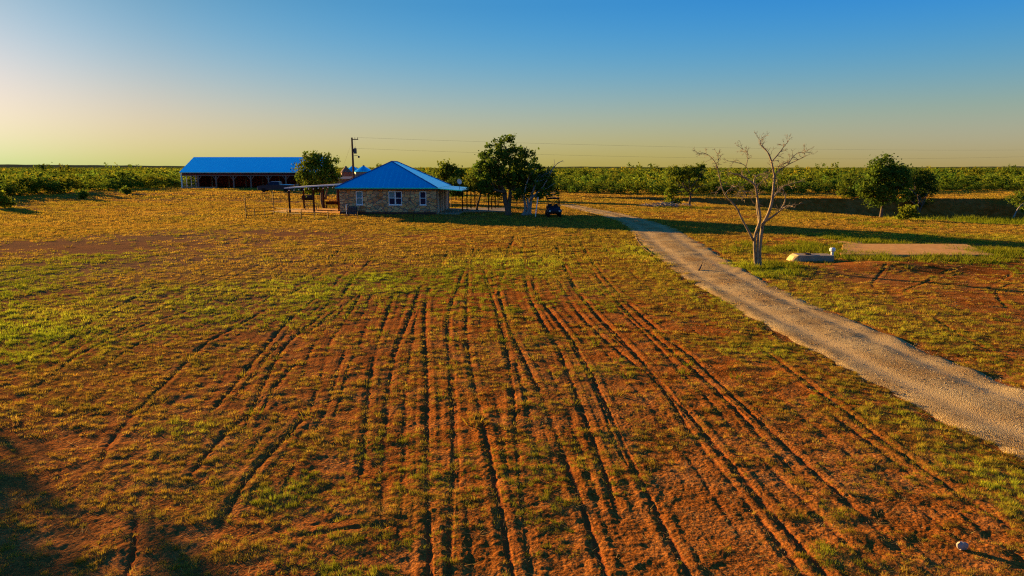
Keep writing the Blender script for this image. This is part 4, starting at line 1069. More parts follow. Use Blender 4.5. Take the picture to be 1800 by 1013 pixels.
    for px, py, tp in ((859, 371.5, 338), (864.5, 370, 338.5), (870.5, 368, 339), (875.5, 367, 339.5)):
        X, Y, Z = G(px, py); h = P(px, tp, Y).z - Z
        MB().box(X - x - .07, X - x + .07, Y - y - .07, Y - y + .07, -.2, h).build('post', M_['rust_steel'], t); tops.append((X - x, Y - y, h))
    MB().tube([(p[0], p[1], p[2] + .06) for p in tops], .07, 6).build('beam', M_['rust_steel'], t)
    qa, qb, qc, qd = G(800, 373.5), G(893, 373), G(888, 367), G(812, 366.5)
    o = MB().hull8([(p[0] - x, p[1] - y, p[2] - z - .2) for p in (qa, qb, qc, qd)], [(p[0] - x, p[1] - y, p[2] - z + .12) for p in (qa, qb, qc, qd)]).build('patio_slab', M_['grey_concrete']); o.location = (x, y, z)
    tag(o, 'pale concrete patio slab to the right of the house under the oak', 'patio')
    # old concrete slab, well box, capped pipe
    q = [G(*p) for p in ((1478, 451.5), (1747, 451), (1697, 432.5), (1482, 432.5))]
    cx = sum(p[0] for p in q) / 4; cy = sum(p[1] for p in q) / 4; z = gz(cx, cy)
    n = 14; poly = []
    for i in range(4):
        a_, b2 = q[i], q[(i + 1) % 4]
        for k in range(n):
            s = k / n; poly.append((a_[0] + (b2[0] - a_[0]) * s - cx + random.uniform(-.07, .07), a_[1] + (b2[1] - a_[1]) * s - cy + random.uniform(-.07, .07)))
    o = MB().prism(poly, 'z', -.3, .14).build('concrete_slab', M_['concrete']); o.location = (cx, cy, z); tag(o, 'large bare tan concrete slab lying in the weeds right of the dead tree', 'slab')
    q = [G(*p) for p in ((1470, 431), (1516, 431), (1514, 426.5), (1474, 426.5))]
    cx = sum(p[0] for p in q) / 4; cy = sum(p[1] for p in q) / 4
    o = MB().hull8([(p[0] - cx, p[1] - cy, -.3) for p in q], [(p[0] - cx, p[1] - cy, .1) for p in q]).build('concrete_slab', M_['concrete']); o.location = (cx, cy, gz(cx, cy)); tag(o, 'small pale concrete slab behind the large one', 'slab')
    x, y, z = G(1434, 460); z = float(Hm(np.array([x]), np.array([y]))[0])
    t = thing('well_box', (x, y + .5, z), 'low concrete well cover box with a hatch, below the dead tree', 'well cover', rz=math.radians(-4))
    MB().box(-.98, 1.05, -.55, .55, -.3, .36, .02).build('box', M_['grey_concrete'], t)
    MB().hull8([(-1.5, -.5, -.2), (-.99, -.53, -.2), (-.99, .53, -.2), (-1.5, .5, -.2)], [(-1.2, -.4, .27), (-.99, -.53, .36), (-.99, .53, .36), (-1.2, .4, .27)]).build('sloped_end', plain('sunlit_concrete', (.55, .40, .16), (.48, .34, .14), .9), t)  # low sun on this end of the box is painted into its yellow colour
    MB().lathe([(.2, 0), (.2, .05), (.16, .08), (.0, .08)], 16, (-.32, -.05, .362)).build('hatch', M_['dark_steel'], t)
    x2, y2, z2 = G(1462, 456)
    t = thing('capped_pipe', (x2, y2, z2), 'short white pipe with a round cap standing behind the well box', 'pipe')
    MB().tube([(0, 0, -.3), (0, 0, .52)], .08, 10).build('pipe', M_['white_paint'], t)
    MB().lathe([(.09, .46), (.16, .50), (.17, .64), (.12, .70), (.0, .72)], 14).build('cap', M_['white_paint'], t)
    # rock in the foreground and a stick on the road
    x, y, z = G(1690, 966)
    m = MB(); ph = [(.01, -.03), (.065, -.02), (.08, .02), (.07, .06), (.04, .085), (.0, .09)]
    V = []; n = 9; Fc = []
    for i, (r, h) in enumerate(ph):
        for k in range(n):
            a2 = 2 * math.pi * k / n; j = .8 + .22 * math.sin(k * 2.3 + i * .7) + random.uniform(-.1, .1)
            V.append((r * 1.15 * j * math.cos(a2), r * .8 * j * math.sin(a2), h + random.uniform(-.008, .008)))
    for i in range(len(ph) - 1):
        for k in range(n): Fc.append((i * n + k, i * n + (k + 1) % n, (i + 1) * n + (k + 1) % n, (i + 1) * n + k))
    Fc.append(tuple(range(n))); Fc.append(tuple(range((len(ph) - 1) * n, len(ph) * n)))
    o = m.add(V, Fc).build('rock', M_['rock']); o.location = (x, y, z + .03); tag(o, 'single whitish rock lying on the red soil near the lower right corner', 'rock')
    x, y, z = G(1231, 476)
    o = MB().tube([(-.15, -.25, .06), (-.02, 0, .12), (.08, .22, .2), (.2, .32, .42)], [.05, .045, .035, .015], 6).build('stick', M_['dark_steel']); o.location = (x, y, z); tag(o, 'dark broken stick lying on the gravel road', 'stick')
    x, y, z = G(1129, 438)
    pts = []
    for px, py in ((1117, 412), (1121, 424), (1130, 436), (1146, 448), (1152, 452)):
        X, Y, Z = G(px, py); pts.append((X - x, Y - y, Z - z + .03))
    o = MB().tube(pts, [.015, .03, .035, .03, .015], 6).build('fallen_branch', M_['pole_wood']); o.location = (x, y, z); tag(o, 'long bent fallen branch along the left edge of the road', 'branch')
# ------------------------------------------------------------------ trees and shrubs
LM = {}
def leaf_cloud(lobes, n, size, tint, clump=0.38, per=26, flat=0.8, var=0.5, ragged=0.0):
    """leaf-sized quads gathered in clumps through the volume of ellipsoid lobes [(c, (rx,ry,rz)), ...]"""
    w = np.array([r[0] * r[1] + r[1] * r[2] + r[0] * r[2] for _, r in lobes]); w = w / w.sum()
    m = max(3, n // per)
    li = rng.choice(len(lobes), m, p=w)
    C = np.array([c for c, _ in lobes], float)[li]; R = np.array([r for _, r in lobes], float)[li]
    d = rng.normal(size=(m, 3)); d /= np.linalg.norm(d, axis=1)[:, None]
    rad = (0.35 + 0.65 * rng.random((m, 1)) ** 0.5) * (1 + ragged * (rng.random((m, 1)) - .3))
    cc = C + d * rad * R
    cs = clump * (0.55 + 0.9 * rng.random(m))
    k = rng.integers(0, m, n)
    p = cc[k] + rng.normal(size=(n, 3)) * (cs[k] * 0.55)[:, None] * np.array([1, 1, flat])
    a = rng.normal(size=(n, 3)); a /= np.linalg.norm(a, axis=1)[:, None]
    b = rng.normal(size=(n, 3)); b -= a * (a * b).sum(1)[:, None]; b /= np.linalg.norm(b, axis=1)[:, None]
    s = size * (0.6 + 0.8 * rng.random((n, 1)))
    a = a * s; b = b * s * 0.62
    V = np.stack([p - a, p + b * .9 - a * .1, p + a, p - b * .9 - a * .1], 1).reshape(-1, 3)
    Fc = np.arange(4 * n).reshape(-1, 4)
    ct = 1 + var * (rng.random((m, 1)) - .5)
    hue = (rng.random((m, 1)) - .5) * 0.35
    t = np.array(tint)[None] * ct[k] * np.concatenate([1 + hue[k], np.ones((n, 1)), 1 - hue[k]], 1) * (0.8 + .4 * rng.random((n, 1)))
    return V, Fc, np.repeat(t[:, None], 4, 1).reshape(-1, 3)

def wander(a, b, n=6, amp=0.12, sag=0.0):
    a, b = Vector(a), Vector(b); L = (b - a).length; out = []
    o1 = Vector((random.gauss(0, 1), random.gauss(0, 1), random.gauss(0, .6))) * amp * L
    o2 = Vector((random.gauss(0, 1), random.gauss(0, 1), random.gauss(0, .6))) * amp * L * .5
    for k in range(n + 1):
        s = k / n
        p = a.lerp(b, s) + o1 * math.sin(math.pi * s) + o2 * math.sin(2 * math.pi * s)
        p.z += sag * math.sin(math.pi * s); out.append(p)
    return out

def tree(name, base, label, cat, lobes, n_leaf, size, tint, trunks, group=None, clump=.4, per=26, bark=None, bare=None, ragged=.2, sub=3, mat='leaf', var=.5):
    """trunks: list of (foot, fork, r) in local coordinates; limbs run from the forks into every lobe"""
    t = thing(name, base, label, cat, group)
    tk = MB(); bark = bark or M_['bark']
    for foot, fork, r in trunks:
        pts = wander(foot, fork, 5, .06); tk.tube(pts, [r * (1.5 if k == 0 else 1.12 - .45 * k / 5) for k in range(6)], 9)
    forks = [Vector(f[1]) for f in trunks]
    br = MB()
    for c, r in lobes:
        c = Vector(c); f = min(forks, key=lambda q: (q - c).length + 2 * max(0, q.z - c.z))
        r0 = trunks[forks.index(f)][2]
        pts = wander(f, c, 6, .10); br.tube(pts, list(np.linspace(r0 * .62, r0 * .16, 7)), 6)
        for _ in range(sub):
            d = Vector((random.gauss(0, 1), random.gauss(0, 1), random.gauss(.3, .8))).normalized()
            e = c + Vector((d.x * r[0], d.y * r[1], d.z * r[2])) * .85
            br.tube(wander(pts[random.choice((3, 4, 5))], e, 4, .12), list(np.linspace(r0 * .26, r0 * .05, 5)), 5)
    for path, ra, rb in (bare or []):
        br.tube(path, list(np.linspace(ra, rb, len(path))), 6)
    to = tk.build('trunk', bark, t, smooth=True); br.build('branch', bark, to, smooth=True)
    V, Fc, T = leaf_cloud(lobes, n_leaf, size, tint, clump, per, ragged=ragged, var=var)
    link('crown', mesh_np('crown', V, Fc, [LM[mat]], {'tint': T}), t)
    return t

def px_lobes(base, Y, items):
    """(px,py,r_px[,ry]) pictured lobes set at depth Y (+dy) in metres, relative to base"""
    out = []
    for it in items:
        px, py, rp = it[:3]; dy = it[3] if len(it) > 3 else 0.0; rz = it[4] if len(it) > 4 else rp
        p = P(px, py, Y + dy); s = Y / F
        out.append(((p.x - base[0], p.y - base[1], p.z - base[2]), (rp * s, rp * s, rz * s)))
    return out

def twigs(mb, tip, d, r, depth, L):
    if depth == 0: return
    for _ in range(random.choice((2, 3, 3))):
        q = (d + Vector((random.gauss(0, .55), random.gauss(0, .55), random.gauss(.12, .45)))).normalized()
        l = L * random.uniform(.55, 1.1); e = tip + q * l
        mb.tube(wander(tip, e, 3, .10), list(np.linspace(r, r * .45, 4)), 4, cap=False)
        twigs(mb, e, q, max(.007, r * .58), depth - 1, L * .66)

def dead_tree():
    bx, by, bz = G(1332, 469); sc = 4.222
    base = (bx, by, bz)
    t = thing('dead_tree', base, 'large leafless dead tree with forked pale trunk beside the gravel road', 'tree')
    def path(pts, y0=0.0, y1=0.0):
        out = []; n = len(pts)
        for k, (X, Y) in enumerate(pts):
            p = P(1160 + X / sc, 240 + Y / sc, by + y0 + (y1 - y0) * k / max(1, n - 1)); out.append(Vector((p.x - bx, p.y - by, p.z - bz)))
        return out
    def smooth(p):
        for _ in range(1):
            q = [p[0]]
            for a, b in zip(p[:-1], p[1:]): q += [a.lerp(b, .25), a.lerp(b, .75)]
            q.append(p[-1]); p = q
        return p
    tk = MB(); u = 1.0 / 31.6 * by / 38
    def limb(mb, pts, w0, w1, y0=0, y1=0, tw=0, L=.8):
        p = smooth(path(pts, y0, y1)); n = len(p)
        mb.tube(p, [max(.008, (w0 + (w1 - w0) * (k / (n - 1)) ** .8) * .86 * random.uniform(.9, 1.1) * u / sc / 2) for k in range(n)], 7)
        if tw:
            d = (p[-1] - p[-2]).normalized(); twigs(mb, p[-1], d, max(.016, w1 * u / sc / 2 * .8), tw, L * .72)
            for k in range(n // 3, n - 1):
                if random.random() < .8:
                    dd = (p[k + 1] - p[k]).normalized(); side = Vector((random.gauss(0, 1), random.gauss(0, 1), random.gauss(.3, .7))).normalized()
                    twigs(mb, p[k], (dd * .5 + side).normalized(), .014, 2, L * .62)
    limb(tk, [(712, 992), (712, 960), (706, 900), (701, 820), (704, 740), (724, 680)], 30, 22)
    limb(tk, [(752, 992), (744, 960), (738, 900), (742, 820), (750, 740), (764, 650)], 36, 27, .05, .1)
    limb(tk, [(730, 985), (724, 900), (726, 800), (732, 710)], 26, 20, -.10, 0)
    to = tk.build('trunk', M_['dead_bark'], t, smooth=True)
    b = MB()
    limb(b, [(722, 690), (738, 650), (745, 600), (735, 540), (722, 450), (712, 370), (682, 340), (640, 315), (602, 292), (575, 280)], 30, 10, 0, -.9, 3, .5)
    limb(b, [(735, 680), (735, 620), (718, 530), (722, 470), (715, 390), (692, 330), (720, 290), (752, 275), (776, 330)], 22, 5, .1, .7, 2, .4)
    limb(b, [(760, 660), (800, 590), (830, 500), (842, 400), (851, 300), (842, 250), (822, 160), (790, 100), (745, 65), (745, 35)], 34, 5, .1, .5, 3, .6)
    limb(b, [(768, 640), (830, 600), (890, 555), (930, 520), (980, 515)], 22, 6, .1, -1.2, 2, .5)
    limb(b, [(890, 555), (938, 470), (918, 410)], 15, 6, -.6, -.9, 2, .45)
    limb(b, [(838, 460), (880, 400), (930, 362), (1015, 340)], 16, 4, .3, 1.3, 2, .6)
    limb(b, [(880, 400), (868, 340)], 9, 4, .6, .6, 2, .4)
    limb(b, [(850, 300), (880, 255), (940, 215), (1010, 180), (1075, 150)], 16, 4, .4, -.6, 3, .6)
    limb(b, [(950, 210), (1000, 128), (1078, 115)], 9, 3, 0, .4, 2, .5)
    limb(b, [(878, 255), (880, 215), (915, 205)], 8, 4, .4, .2, 2, .4)
    limb(b, [(832, 185), (880, 130), (930, 62), (945, 50)], 12, 4, .4, 1.0, 3, .5)
    limb(b, [(695, 775), (640, 670), (600, 600), (572, 530), (525, 480)], 22, 13, 0, -.7)
    limb(b, [(527, 482), (482, 435), (455, 365), (437, 280), (424, 222), (398, 172), (348, 127), (315, 130)], 13, 3, -.7, -1.2, 3, .45)
    limb(b, [(428, 240), (432, 200), (428, 130)], 6, 3, -1, -1, 2, .4)
    limb(b, [(482, 432), (512, 390), (560, 375)], 7, 3, -.8, -.3, 2, .5)
    limb(b, [(455, 370), (420, 412)], 6, 3, -.8, -1.1, 2, .35)
    limb(b, [(665, 275), (640, 220), (602, 200), (550, 190)], 9, 3, -.3, -.8, 3, .5)
    limb(b, [(640, 218), (657, 150), (642, 110), (615, 95)], 7, 3, -.5, 0, 3, .45)
    limb(b, [(692, 452), (680, 410), (640, 405), (580, 420)], 10, 3, -.2, -1.2, 3, .4)
    limb(b, [(700, 500), (662, 440), (600, 447)], 10, 3, -.3, -1.3, 3, .4)
    limb(b, [(722, 500), (765, 516)], 10, 6, 0, .3)
    limb(b, [(712, 375), (760, 330), (800, 300)], 7, 3, 0, .9, 2, .4)
    b.build('branch', M_['dead_bark'], to, smooth=True)

def vegetation():
    M_['bark'] = plain('bark', (0.17, 0.115, 0.075), (0.085, 0.058, 0.042), 0.95, 0, 5, .5)
    M_['dead_bark'] = plain('dead_bark', (0.33, 0.25, 0.15), (0.15, 0.11, 0.07), 0.9, 0, 4, .5)
    M_['grey_bark'] = plain('grey_bark', (0.34, 0.29, 0.25), (0.20, 0.17, 0.15), 0.9, 0, 4, .4)
    LM['leaf'] = leafmat('oak_leaves', trans=.42); LM['yel'] = leafmat('mesquite_leaves', trans=.42); LM['shrub'] = leafmat('shrub_leaves', trans=.4, rnd=.22)
    LM['far'] = leafmat('brush_leaves', trans=.4)
    OAK = (0.088, 0.138, 0.017); MESQ = (0.115, 0.155, 0.016); DARK = (0.055, 0.090, 0.014); YEL = (0.16, 0.19, 0.014)
    # big oak
    b = G(893, 378); Y = b[1]
    lb = px_lobes(b, Y, [(888, 258, 19, 0), (866, 276, 22, -.8), (905, 274, 22, .8), (925, 282, 17, .6), (890, 296, 30, 0), (858, 300, 20, -.6), (842, 298, 12, -.4), (925, 306, 26, .6), (950, 302, 17, .9), (960, 312, 13, .5), (868, 318, 22, -1.0), (902, 322, 24, 1), (932, 326, 20, .8), (850, 322, 15, -1.2)])
    tree('oak_tree', b, 'tall dark leafy oak shading the patio at the right end of the house', 'tree', lb, 12500, .16, OAK, [((0, 0, -.3), (-.35, .1, 2.6), .36), ((.1, .1, -.3), (.3, .2, 2.9), .28)], clump=.44, per=34, ragged=.35, var=.9)
    b2 = G(838, 371); 
    tree('mesquite_tree', b2, 'yellow green leafy tree hanging over the patio left of the dark oak', 'tree', px_lobes(b2, b2[1], [(836, 322, 15), (850, 312, 16), (862, 328, 16), (846, 330, 10), (872, 334, 12)]), 3600, .15, (0.10, 0.115, 0.012), [((.0, 0, -.2), (.5, 0, 2.2), .13)], clump=.5)
    # pale companion trunks with bare limbs to the right
    b3 = G(925, 378.5); Y3 = b3[1]
    def pth(pts, dy=0.0): return [Vector(P(px, py, Y3 + dy)) - Vector(b3) for px, py in pts]
    bare = [(pth([(921, 352), (922, 338), (925, 325), (931, 308), (943, 296)]), .11, .04), (pth([(923, 332), (936, 324), (950, 318), (962, 314)]), .07, .02), (pth([(931, 308), (928, 297), (932, 288)]), .06, .02),
            (pth([(932, 352), (945, 338), (955, 328), (964, 312), (972, 296), (980, 287), (990, 282)]), .11, .02), (pth([(972, 296), (975, 288), (974, 280)]), .04, .015), (pth([(980, 288), (986, 284), (992, 285)]), .03, .012), (pth([(945, 338), (962, 331), (975, 322)]), .06, .02), (pth([(936, 324), (944, 312), (950, 306)]), .05, .02)]
    tree('oak_tree', b3, 'half dead oak with pale bare limbs between the dark oak and the buggy', 'tree', px_lobes(b3, Y3, [(938, 318, 16, .6), (955, 322, 12, .8), (965, 334, 8, .4), (952, 340, 9, 0), (915, 342, 10, -.4), (975, 342, 7, 0), (968, 300, 8, .5)]), 2600, .15, OAK, [((-.45, 0, -.2), (-.3, 0, 1.9), .2), ((0.0, 0, -.2), (.1, .1, 2.0), .17), ((.45, .1, -.2), (.55, .1, 2.2), .2)], bark=M_['grey_bark'], bare=bare, clump=.4, ragged=.5)
    # tree by the west porch
    b = G(571, 366); Y = b[1]
    tree('mesquite_tree', b, 'rounded leafy tree with a sunlit trunk behind the left porch', 'tree', px_lobes(b, Y, [(548, 284, 15, .4), (568, 282, 14), (582, 292, 13, -.3), (534, 296, 13), (556, 300, 22), (578, 308, 17, .4), (538, 314, 14, -.4), (558, 320, 18), (586, 318, 9), (545, 330, 11)]), 6600, .165, (0.11, 0.155, 0.016), [((0, 0, -.2), (-.3, 0, 2.2), .22), ((.15, 0, 1.2), (.55, .1, 2.8), .14)], clump=.5, per=30, bark=M_['bark'], ragged=.3, var=.8)
    # behind the house
    b = G(787, 348); 
    tree('mesquite_tree', b, 'bushy tree showing over the right slope of the house roof', 'tree', px_lobes(b, b[1], [(785, 298, 12), (797, 304, 14), (775, 308, 12), (803, 318, 14), (815, 310, 10)]), 2600, .24, MESQ, [((0, 0, -.2), (.2, 0, 2.2), .18)], clump=.7)
    b = G(801, 352)
    tree('evergreen_shrub', b, 'dark rounded shrub beside the right porch roof', 'shrub', px_lobes(b, b[1], [(801, 322, 10), (808, 332, 11), (796, 336, 9)]), 1500, .2, DARK, [((0, 0, -.2), (.1, 0, 1.4), .12)], clump=.6)
    # mesquite right of the road
    b = G(1212, 362.5); Y = b[1]
    bb = G(1212, 362.5)
    def pt2(pts): return [Vector(P(px, py, Y)) - Vector(b) for px, py in pts]
    tree('mesquite_tree', b, 'umbrella shaped mesquite with a broken bare limb beside the brush pile', 'tree', px_lobes(b, Y, [(1180, 300, 9, 0, 7), (1195, 306, 15, .5, 10), (1215, 302, 16, 0, 10), (1235, 297, 12, -.4, 8), (1185, 318, 12, 0, 10), (1205, 322, 14, .5, 11), (1228, 314, 13, 0, 10), (1178, 335, 8, -.4, 9), (1212, 336, 8, 0, 7)]), 3600, .16, (0.12, 0.16, 0.016), [((0, 0, -.2), (.05, 0, 2.0), .16)],
         bare=[(pt2([(1212, 340), (1218, 335), (1226, 329), (1242, 326)]), .09, .03), (pt2([(1228, 330), (1227, 322)]), .05, .03), (pt2([(1212, 340), (1203, 344), (1197, 352)]), .05, .015), (pt2([(1213, 340), (1222, 347), (1228, 356)]), .04, .012)], clump=.42, ragged=.6, bark=M_['bark'])
    b = G(1183, 363)
    tree('mesquite_shrub', b, 'thin yellow green sapling rising out of the brush pile', 'shrub', px_lobes(b, b[1], [(1183, 345, 7, 0, 12), (1178, 355, 9, 0, 6), (1190, 356, 6, 0, 7)]), 900, .13, YEL, [((0, 0, -.1), (0, 0, 1.4), .05)], clump=.35)
    bx, by, bz = G(1168, 364)
    m = MB()
    for _ in range(120):
        a = random.uniform(0, 6.28); L = random.uniform(.5, 1.5); p = Vector((random.gauss(0, 1.5), random.gauss(0, .9), random.uniform(.05, .55)))
        q = p + Vector((math.cos(a) * L, math.sin(a) * L, random.uniform(-.25, .35))); q.z = max(.02, q.z); m.tube(wander(p, q, 3, .1), [.04, .035, .025, .012], 4)
    o = m.build('brush_pile', M_['grey_bark']); o.location = (bx, by, bz); tag(o, 'heap of grey dead branches under the umbrella shaped mesquite', 'brush pile')
    # pond edge trees
    b = G(1548, 382); Y = b[1]
    tree('mesquite_tree', b, 'tallest dark tree on the pond bank, standing between its two neighbours', 'tree', px_lobes(b, Y, [(1555, 290, 17), (1540, 300, 16, -.4), (1575, 300, 14, .5), (1555, 312, 24), (1528, 320, 19, -.5), (1584, 316, 18, .4), (1552, 335, 24), (1528, 342, 14), (1580, 338, 15)]), 8200, .15, OAK, [((0, 0, -.3), (.1, 0, 1.7), .17)], clump=.5, per=30, ragged=.3, var=.8)
    b = G(1497, 377.5); Y = b[1]
    tree('mesquite_tree', b, 'smaller yellowish tree on the pond bank, left of the tallest', 'tree', px_lobes(b, Y, [(1503, 314, 14), (1490, 328, 17), (1512, 333, 18, .4), (1483, 343, 14), (1505, 350, 16)]), 5200, .145, (0.10, 0.135, 0.014), [((0, 0, -.3), (.1, 0, 1.5), .15)], clump=.45, ragged=.3)
    b = G(1612, 380); Y = b[1] + 2
    tree('mesquite_tree', b, 'wide very dark bushy tree on the pond bank, right of the tallest', 'tree', px_lobes(b, Y, [(1600, 313, 15), (1618, 312, 17, .4), (1635, 320, 14), (1608, 332, 19), (1632, 340, 15, .4), (1600, 345, 10), (1622, 352, 10)]), 7600, .15, DARK, [((0, 0, -.3), (.0, 0, 1.6), .18), ((.3, .2, -.3), (.8, .2, 1.7), .14)], clump=.5, ragged=.3)
    b = G(1597, 388)
    tree('mesquite_shrub', b, 'bright green low shrub at the foot of the very dark pond tree', 'shrub', px_lobes(b, b[1], [(1592, 375, 8), (1602, 370, 9), (1610, 377, 7), (1584, 382, 5)]), 1100, .12, YEL, [((0, 0, -.1), (0, 0, .5), .05)], clump=.35)
    b = G(1474, 373.5)
    tree('mesquite_shrub', b, 'small dark green shrub left of the pond bank trees', 'shrub', px_lobes(b, b[1], [(1472, 367, 5), (1478, 369, 4)]), 350, .13, MESQ, [((0, 0, -.1), (0, 0, .4), .04)], clump=.3)
    b = G(1790, 384); Y = b[1] + 1
    tree('mesquite_tree', b, 'small mesquite with a bare leaning limb at the right edge of the pond', 'tree', px_lobes(b, Y, [(1790, 350, 12), (1805, 345, 14), (1800, 362, 11)]), 1900, .15, MESQ, [((-1.0, 0, -.3), (.2, 0, 2.2), .12)], clump=.45, bark=M_['grey_bark'], ragged=.4)
    # bush at the left edge
    b = G(8, 366); Y = b[1]
    tree('mesquite_shrub', b, 'yellow green bush at the far left edge of the field', 'shrub', px_lobes(b, Y, [(2, 352, 12), (16, 355, 9), (-12, 345, 14)]), 1900, .17, YEL, [((0, 0, -.2), (0, 0, .7), .06)], clump=.4)
    for px, py, r, lab in ((145, 343, 6, 'small round shrub at the thicket edge nearest the left'), (222, 336, 5, 'low bush at the thicket edge halfway to the barn')):
        b = G(px, py + r); tree('mesquite_shrub', b, lab, 'shrub', px_lobes(b, b[1], [(px, py, r), (px + r, py + 1, r * .7)]), 420, .2, MESQ, [((0, 0, -.1), (0, 0, .4), .05)], clump=.5)
    # two tall trees out of the left of the frame; their long shadow lies across the lower left corner
    for k, (x, y, h) in enumerate(((-33.1, 28.6, 7.4), (-37.2, 25.8, 7.0))):
        b = (x, y, gz(x, y))
        tree('oak_tree', b, ['broad oak standing just outside the left of the field', 'taller broad oak behind the first at the left of the field'][k], 'tree', [((0, 0, h * .6), (3.0, 3.0, 1.8)), ((1.4, 1.2, h * .78), (2.4, 2.4, 1.5)), ((-1.3, .8, h * .7), (2.2, 2.2, 1.5))], 1900, .2, OAK, [((0, 0, -.2), (0, 0, h * .35), .3)], clump=.6)
    dead_tree()
    # thicket -----------------------------------------------------------
    def proto(n, size, hgt, tint, var=.7):
        lobes = [((random.gauss(0, .55) * hgt * .5, random.gauss(0, .55) * hgt * .5, hgt * random.uniform(.35, .78)), (hgt * random.uniform(.22, .36),) * 2 + (hgt * random.uniform(.15, .25),)) for _ in range(6)]
        lobes.append(((0, 0, hgt * .3), (hgt * .42, hgt * .42, hgt * .25)))
        return leaf_cloud(lobes, n, size, tint, clump=hgt * .13, per=14, ragged=.4, var=var)
    tints = [(0.092, 0.135, 0.013), (0.120, 0.155, 0.013), (0.066, 0.105, 0.012), (0.135, 0.155, 0.013)]
    HI = [proto(520, .17, 3.4, tints[k % 4]) for k in range(6)]
    MID = [proto(200, .25, 3.4, tints[k % 4], .45) for k in range(6)]
    LOW = [proto(120, .33, 3.6, tints[k % 4], .35) for k in range(8)]
    FAR = [proto(44, .52, 3.6, tints[k % 4], .3) for k in range(8)]
    EPX = np.array([-260, 0, 100, 200, 320, 560, 700, 830, 960, 1100, 1180, 1260, 1330, 1440, 1560, 1640, 1720, 1800, 2100])
    EPY = np.array([356, 353, 349, 341, 332.5, 327.5, 333, 336, 338, 341, 342.5, 341.5, 340.5, 339.5, 338, 336, 335, 334, 334])
    edge = np.array([6600.0 / (q - 295) for q in EPY])
    def front(x, y): return np.interp(x / y * F + 900, EPX, edge)
    # front row: each shrub is its own thing
    meshes = [mesh_np('mesquite_shrub', *p[:2], [LM['shrub']], {'tint': p[2]}) for p in HI]
    zones = [(-300, 330, 'green mesquite bush along the front of the thicket left of the barn', 'bushes along the thicket left of the barn'),
             (600, 835, 'green mesquite bush in the thicket behind the house', 'bushes in the thicket behind the house'),
             (930, 1260, 'green mesquite bush along the thicket between the buggy and the dead tree', 'bushes along the thicket behind the road'),
             (1260, 1860, 'green mesquite bush along the front of the thicket beyond the pond', 'bushes along the thicket beyond the pond')]
    cnt = 0
    for (a, c, lab, grp) in zones:
        px = a
        while px < c:
            Yf = float(np.interp(px, EPX, edge)); 
            for row in range(3):
                pp = px + random.uniform(-6, 6); Yq = Yf + random.uniform(.5, 3.5) + row * 3.2 + 5.0 * (float(vn(np.array([px / 19.0]), np.array([3.0]), 77)[0]) - .4)
                X = (pp - 900) / F * Yq; s = random.uniform(.55, 1.12) * (1.0 if row else .85)
                if px < 330: s *= 1.2
                if px > 1600: s *= .72
                o = bpy.data.objects.new('mesquite_shrub', random.choice(meshes)); COL.objects.link(o)
                o.location = (X, Yq, gz(X, Yq) - .1); o.rotation_euler = (0, 0, random.uniform(0, 6.28)); o.scale = (s * random.uniform(.9, 1.25), s * random.uniform(.9, 1.25), s * random.uniform(.8, 1.1))
                tag(o, lab, 'bush', grp); cnt += 1
            px += random.uniform(2.1, 2.9) * F / Yf
    for px, Yq, s in ((222, 165, 1.55), (1118, 178, 1.75), (70, 215, 1.8), (1290, 200, 1.7), (1440, 205, 1.8), (1702, 225, 1.7), (1022, 240, 1.9), (1372, 185, 1.5), (660, 190, 1.6), (1760, 290, 2.0), (140, 300, 2.1), (1210, 320, 2.2)):  # taller mesquite trees, drawn by scaling up the shrub meshes
        X = (px - 900) / F * Yq; o = bpy.data.objects.new('mesquite_shrub', random.choice(meshes)); COL.objects.link(o)
        o.location = (X, Yq, gz(X, Yq) - .1); o.rotation_euler = (0, 0, random.uniform(0, 6.28)); o.scale = (s * .95, s * .95, s * 1.18)
        tag(o, 'taller dark mesquite standing up above the thicket near the skyline', 'tree', 'taller trees rising out of the thicket')
    print('front shrubs', cnt)
    # the mass behind
    Vs = []; Fs = []; Ts = []; off = 0
    for d0, d1, sp, PR in ((6, 50, 2.5, MID), (50, 130, 3.2, MID), (130, 420, 4.6, LOW), (420, 1300, 9.5, FAR), (1300, 2600, 26.0, FAR)):
        n = int(1.7 * ((150 + d1) ** 2 - (150 + d0) ** 2) / 2 / sp ** 2)
        y = np.sqrt(rng.random(n) * ((260 + d1) ** 2 - (95 + d0) ** 2) + (95 + d0) ** 2); u = (rng.random(n) * 2 - 1) * .86; x = u * y
        e = y - front(x, y); k = (e > d0) & (e < d1)
        if d1 <= 130: k &= ~((e < 24) & (u * F + 900 > 318) & (u * F + 900 < 565))
        gap = fbm(x / 34, y / 34, 2, 91); k &= gap > (.27 if d0 < 400 else .25)
        x, y, e = x[k], y[k], e[k]; n = len(x); z = Hm(x, y) - .15
        pi = rng.integers(0, len(PR), n); sc = (.62 + .6 * rng.random(n)) * (1 if d1 < 420 else 1.15 if d1 < 1400 else 1.5) * (.42 + 1.15 * fbm(x / 24, y / 24, 3, 95))
        if d0 >= 420: sc = sc * .9
        tall = rng.random(n) < .04; sc = np.where(tall & (d1 < 1000), sc * 1.25, sc)
        a = rng.random(n) * 6.28
        br = (1.0 + .8 * rng.random((n, 1))) * np.concatenate([.85 + .4 * rng.random((n, 1)), np.ones((n, 1)), np.ones((n, 1))], 1)
        lo = fbm(x / 30 + 50, y / 30, 2, 97)[:, None]; br = br * (.62 + .8 * lo) * np.concatenate([.82 + .4 * lo, np.ones((n, 1)), np.ones((n, 1))], 1)
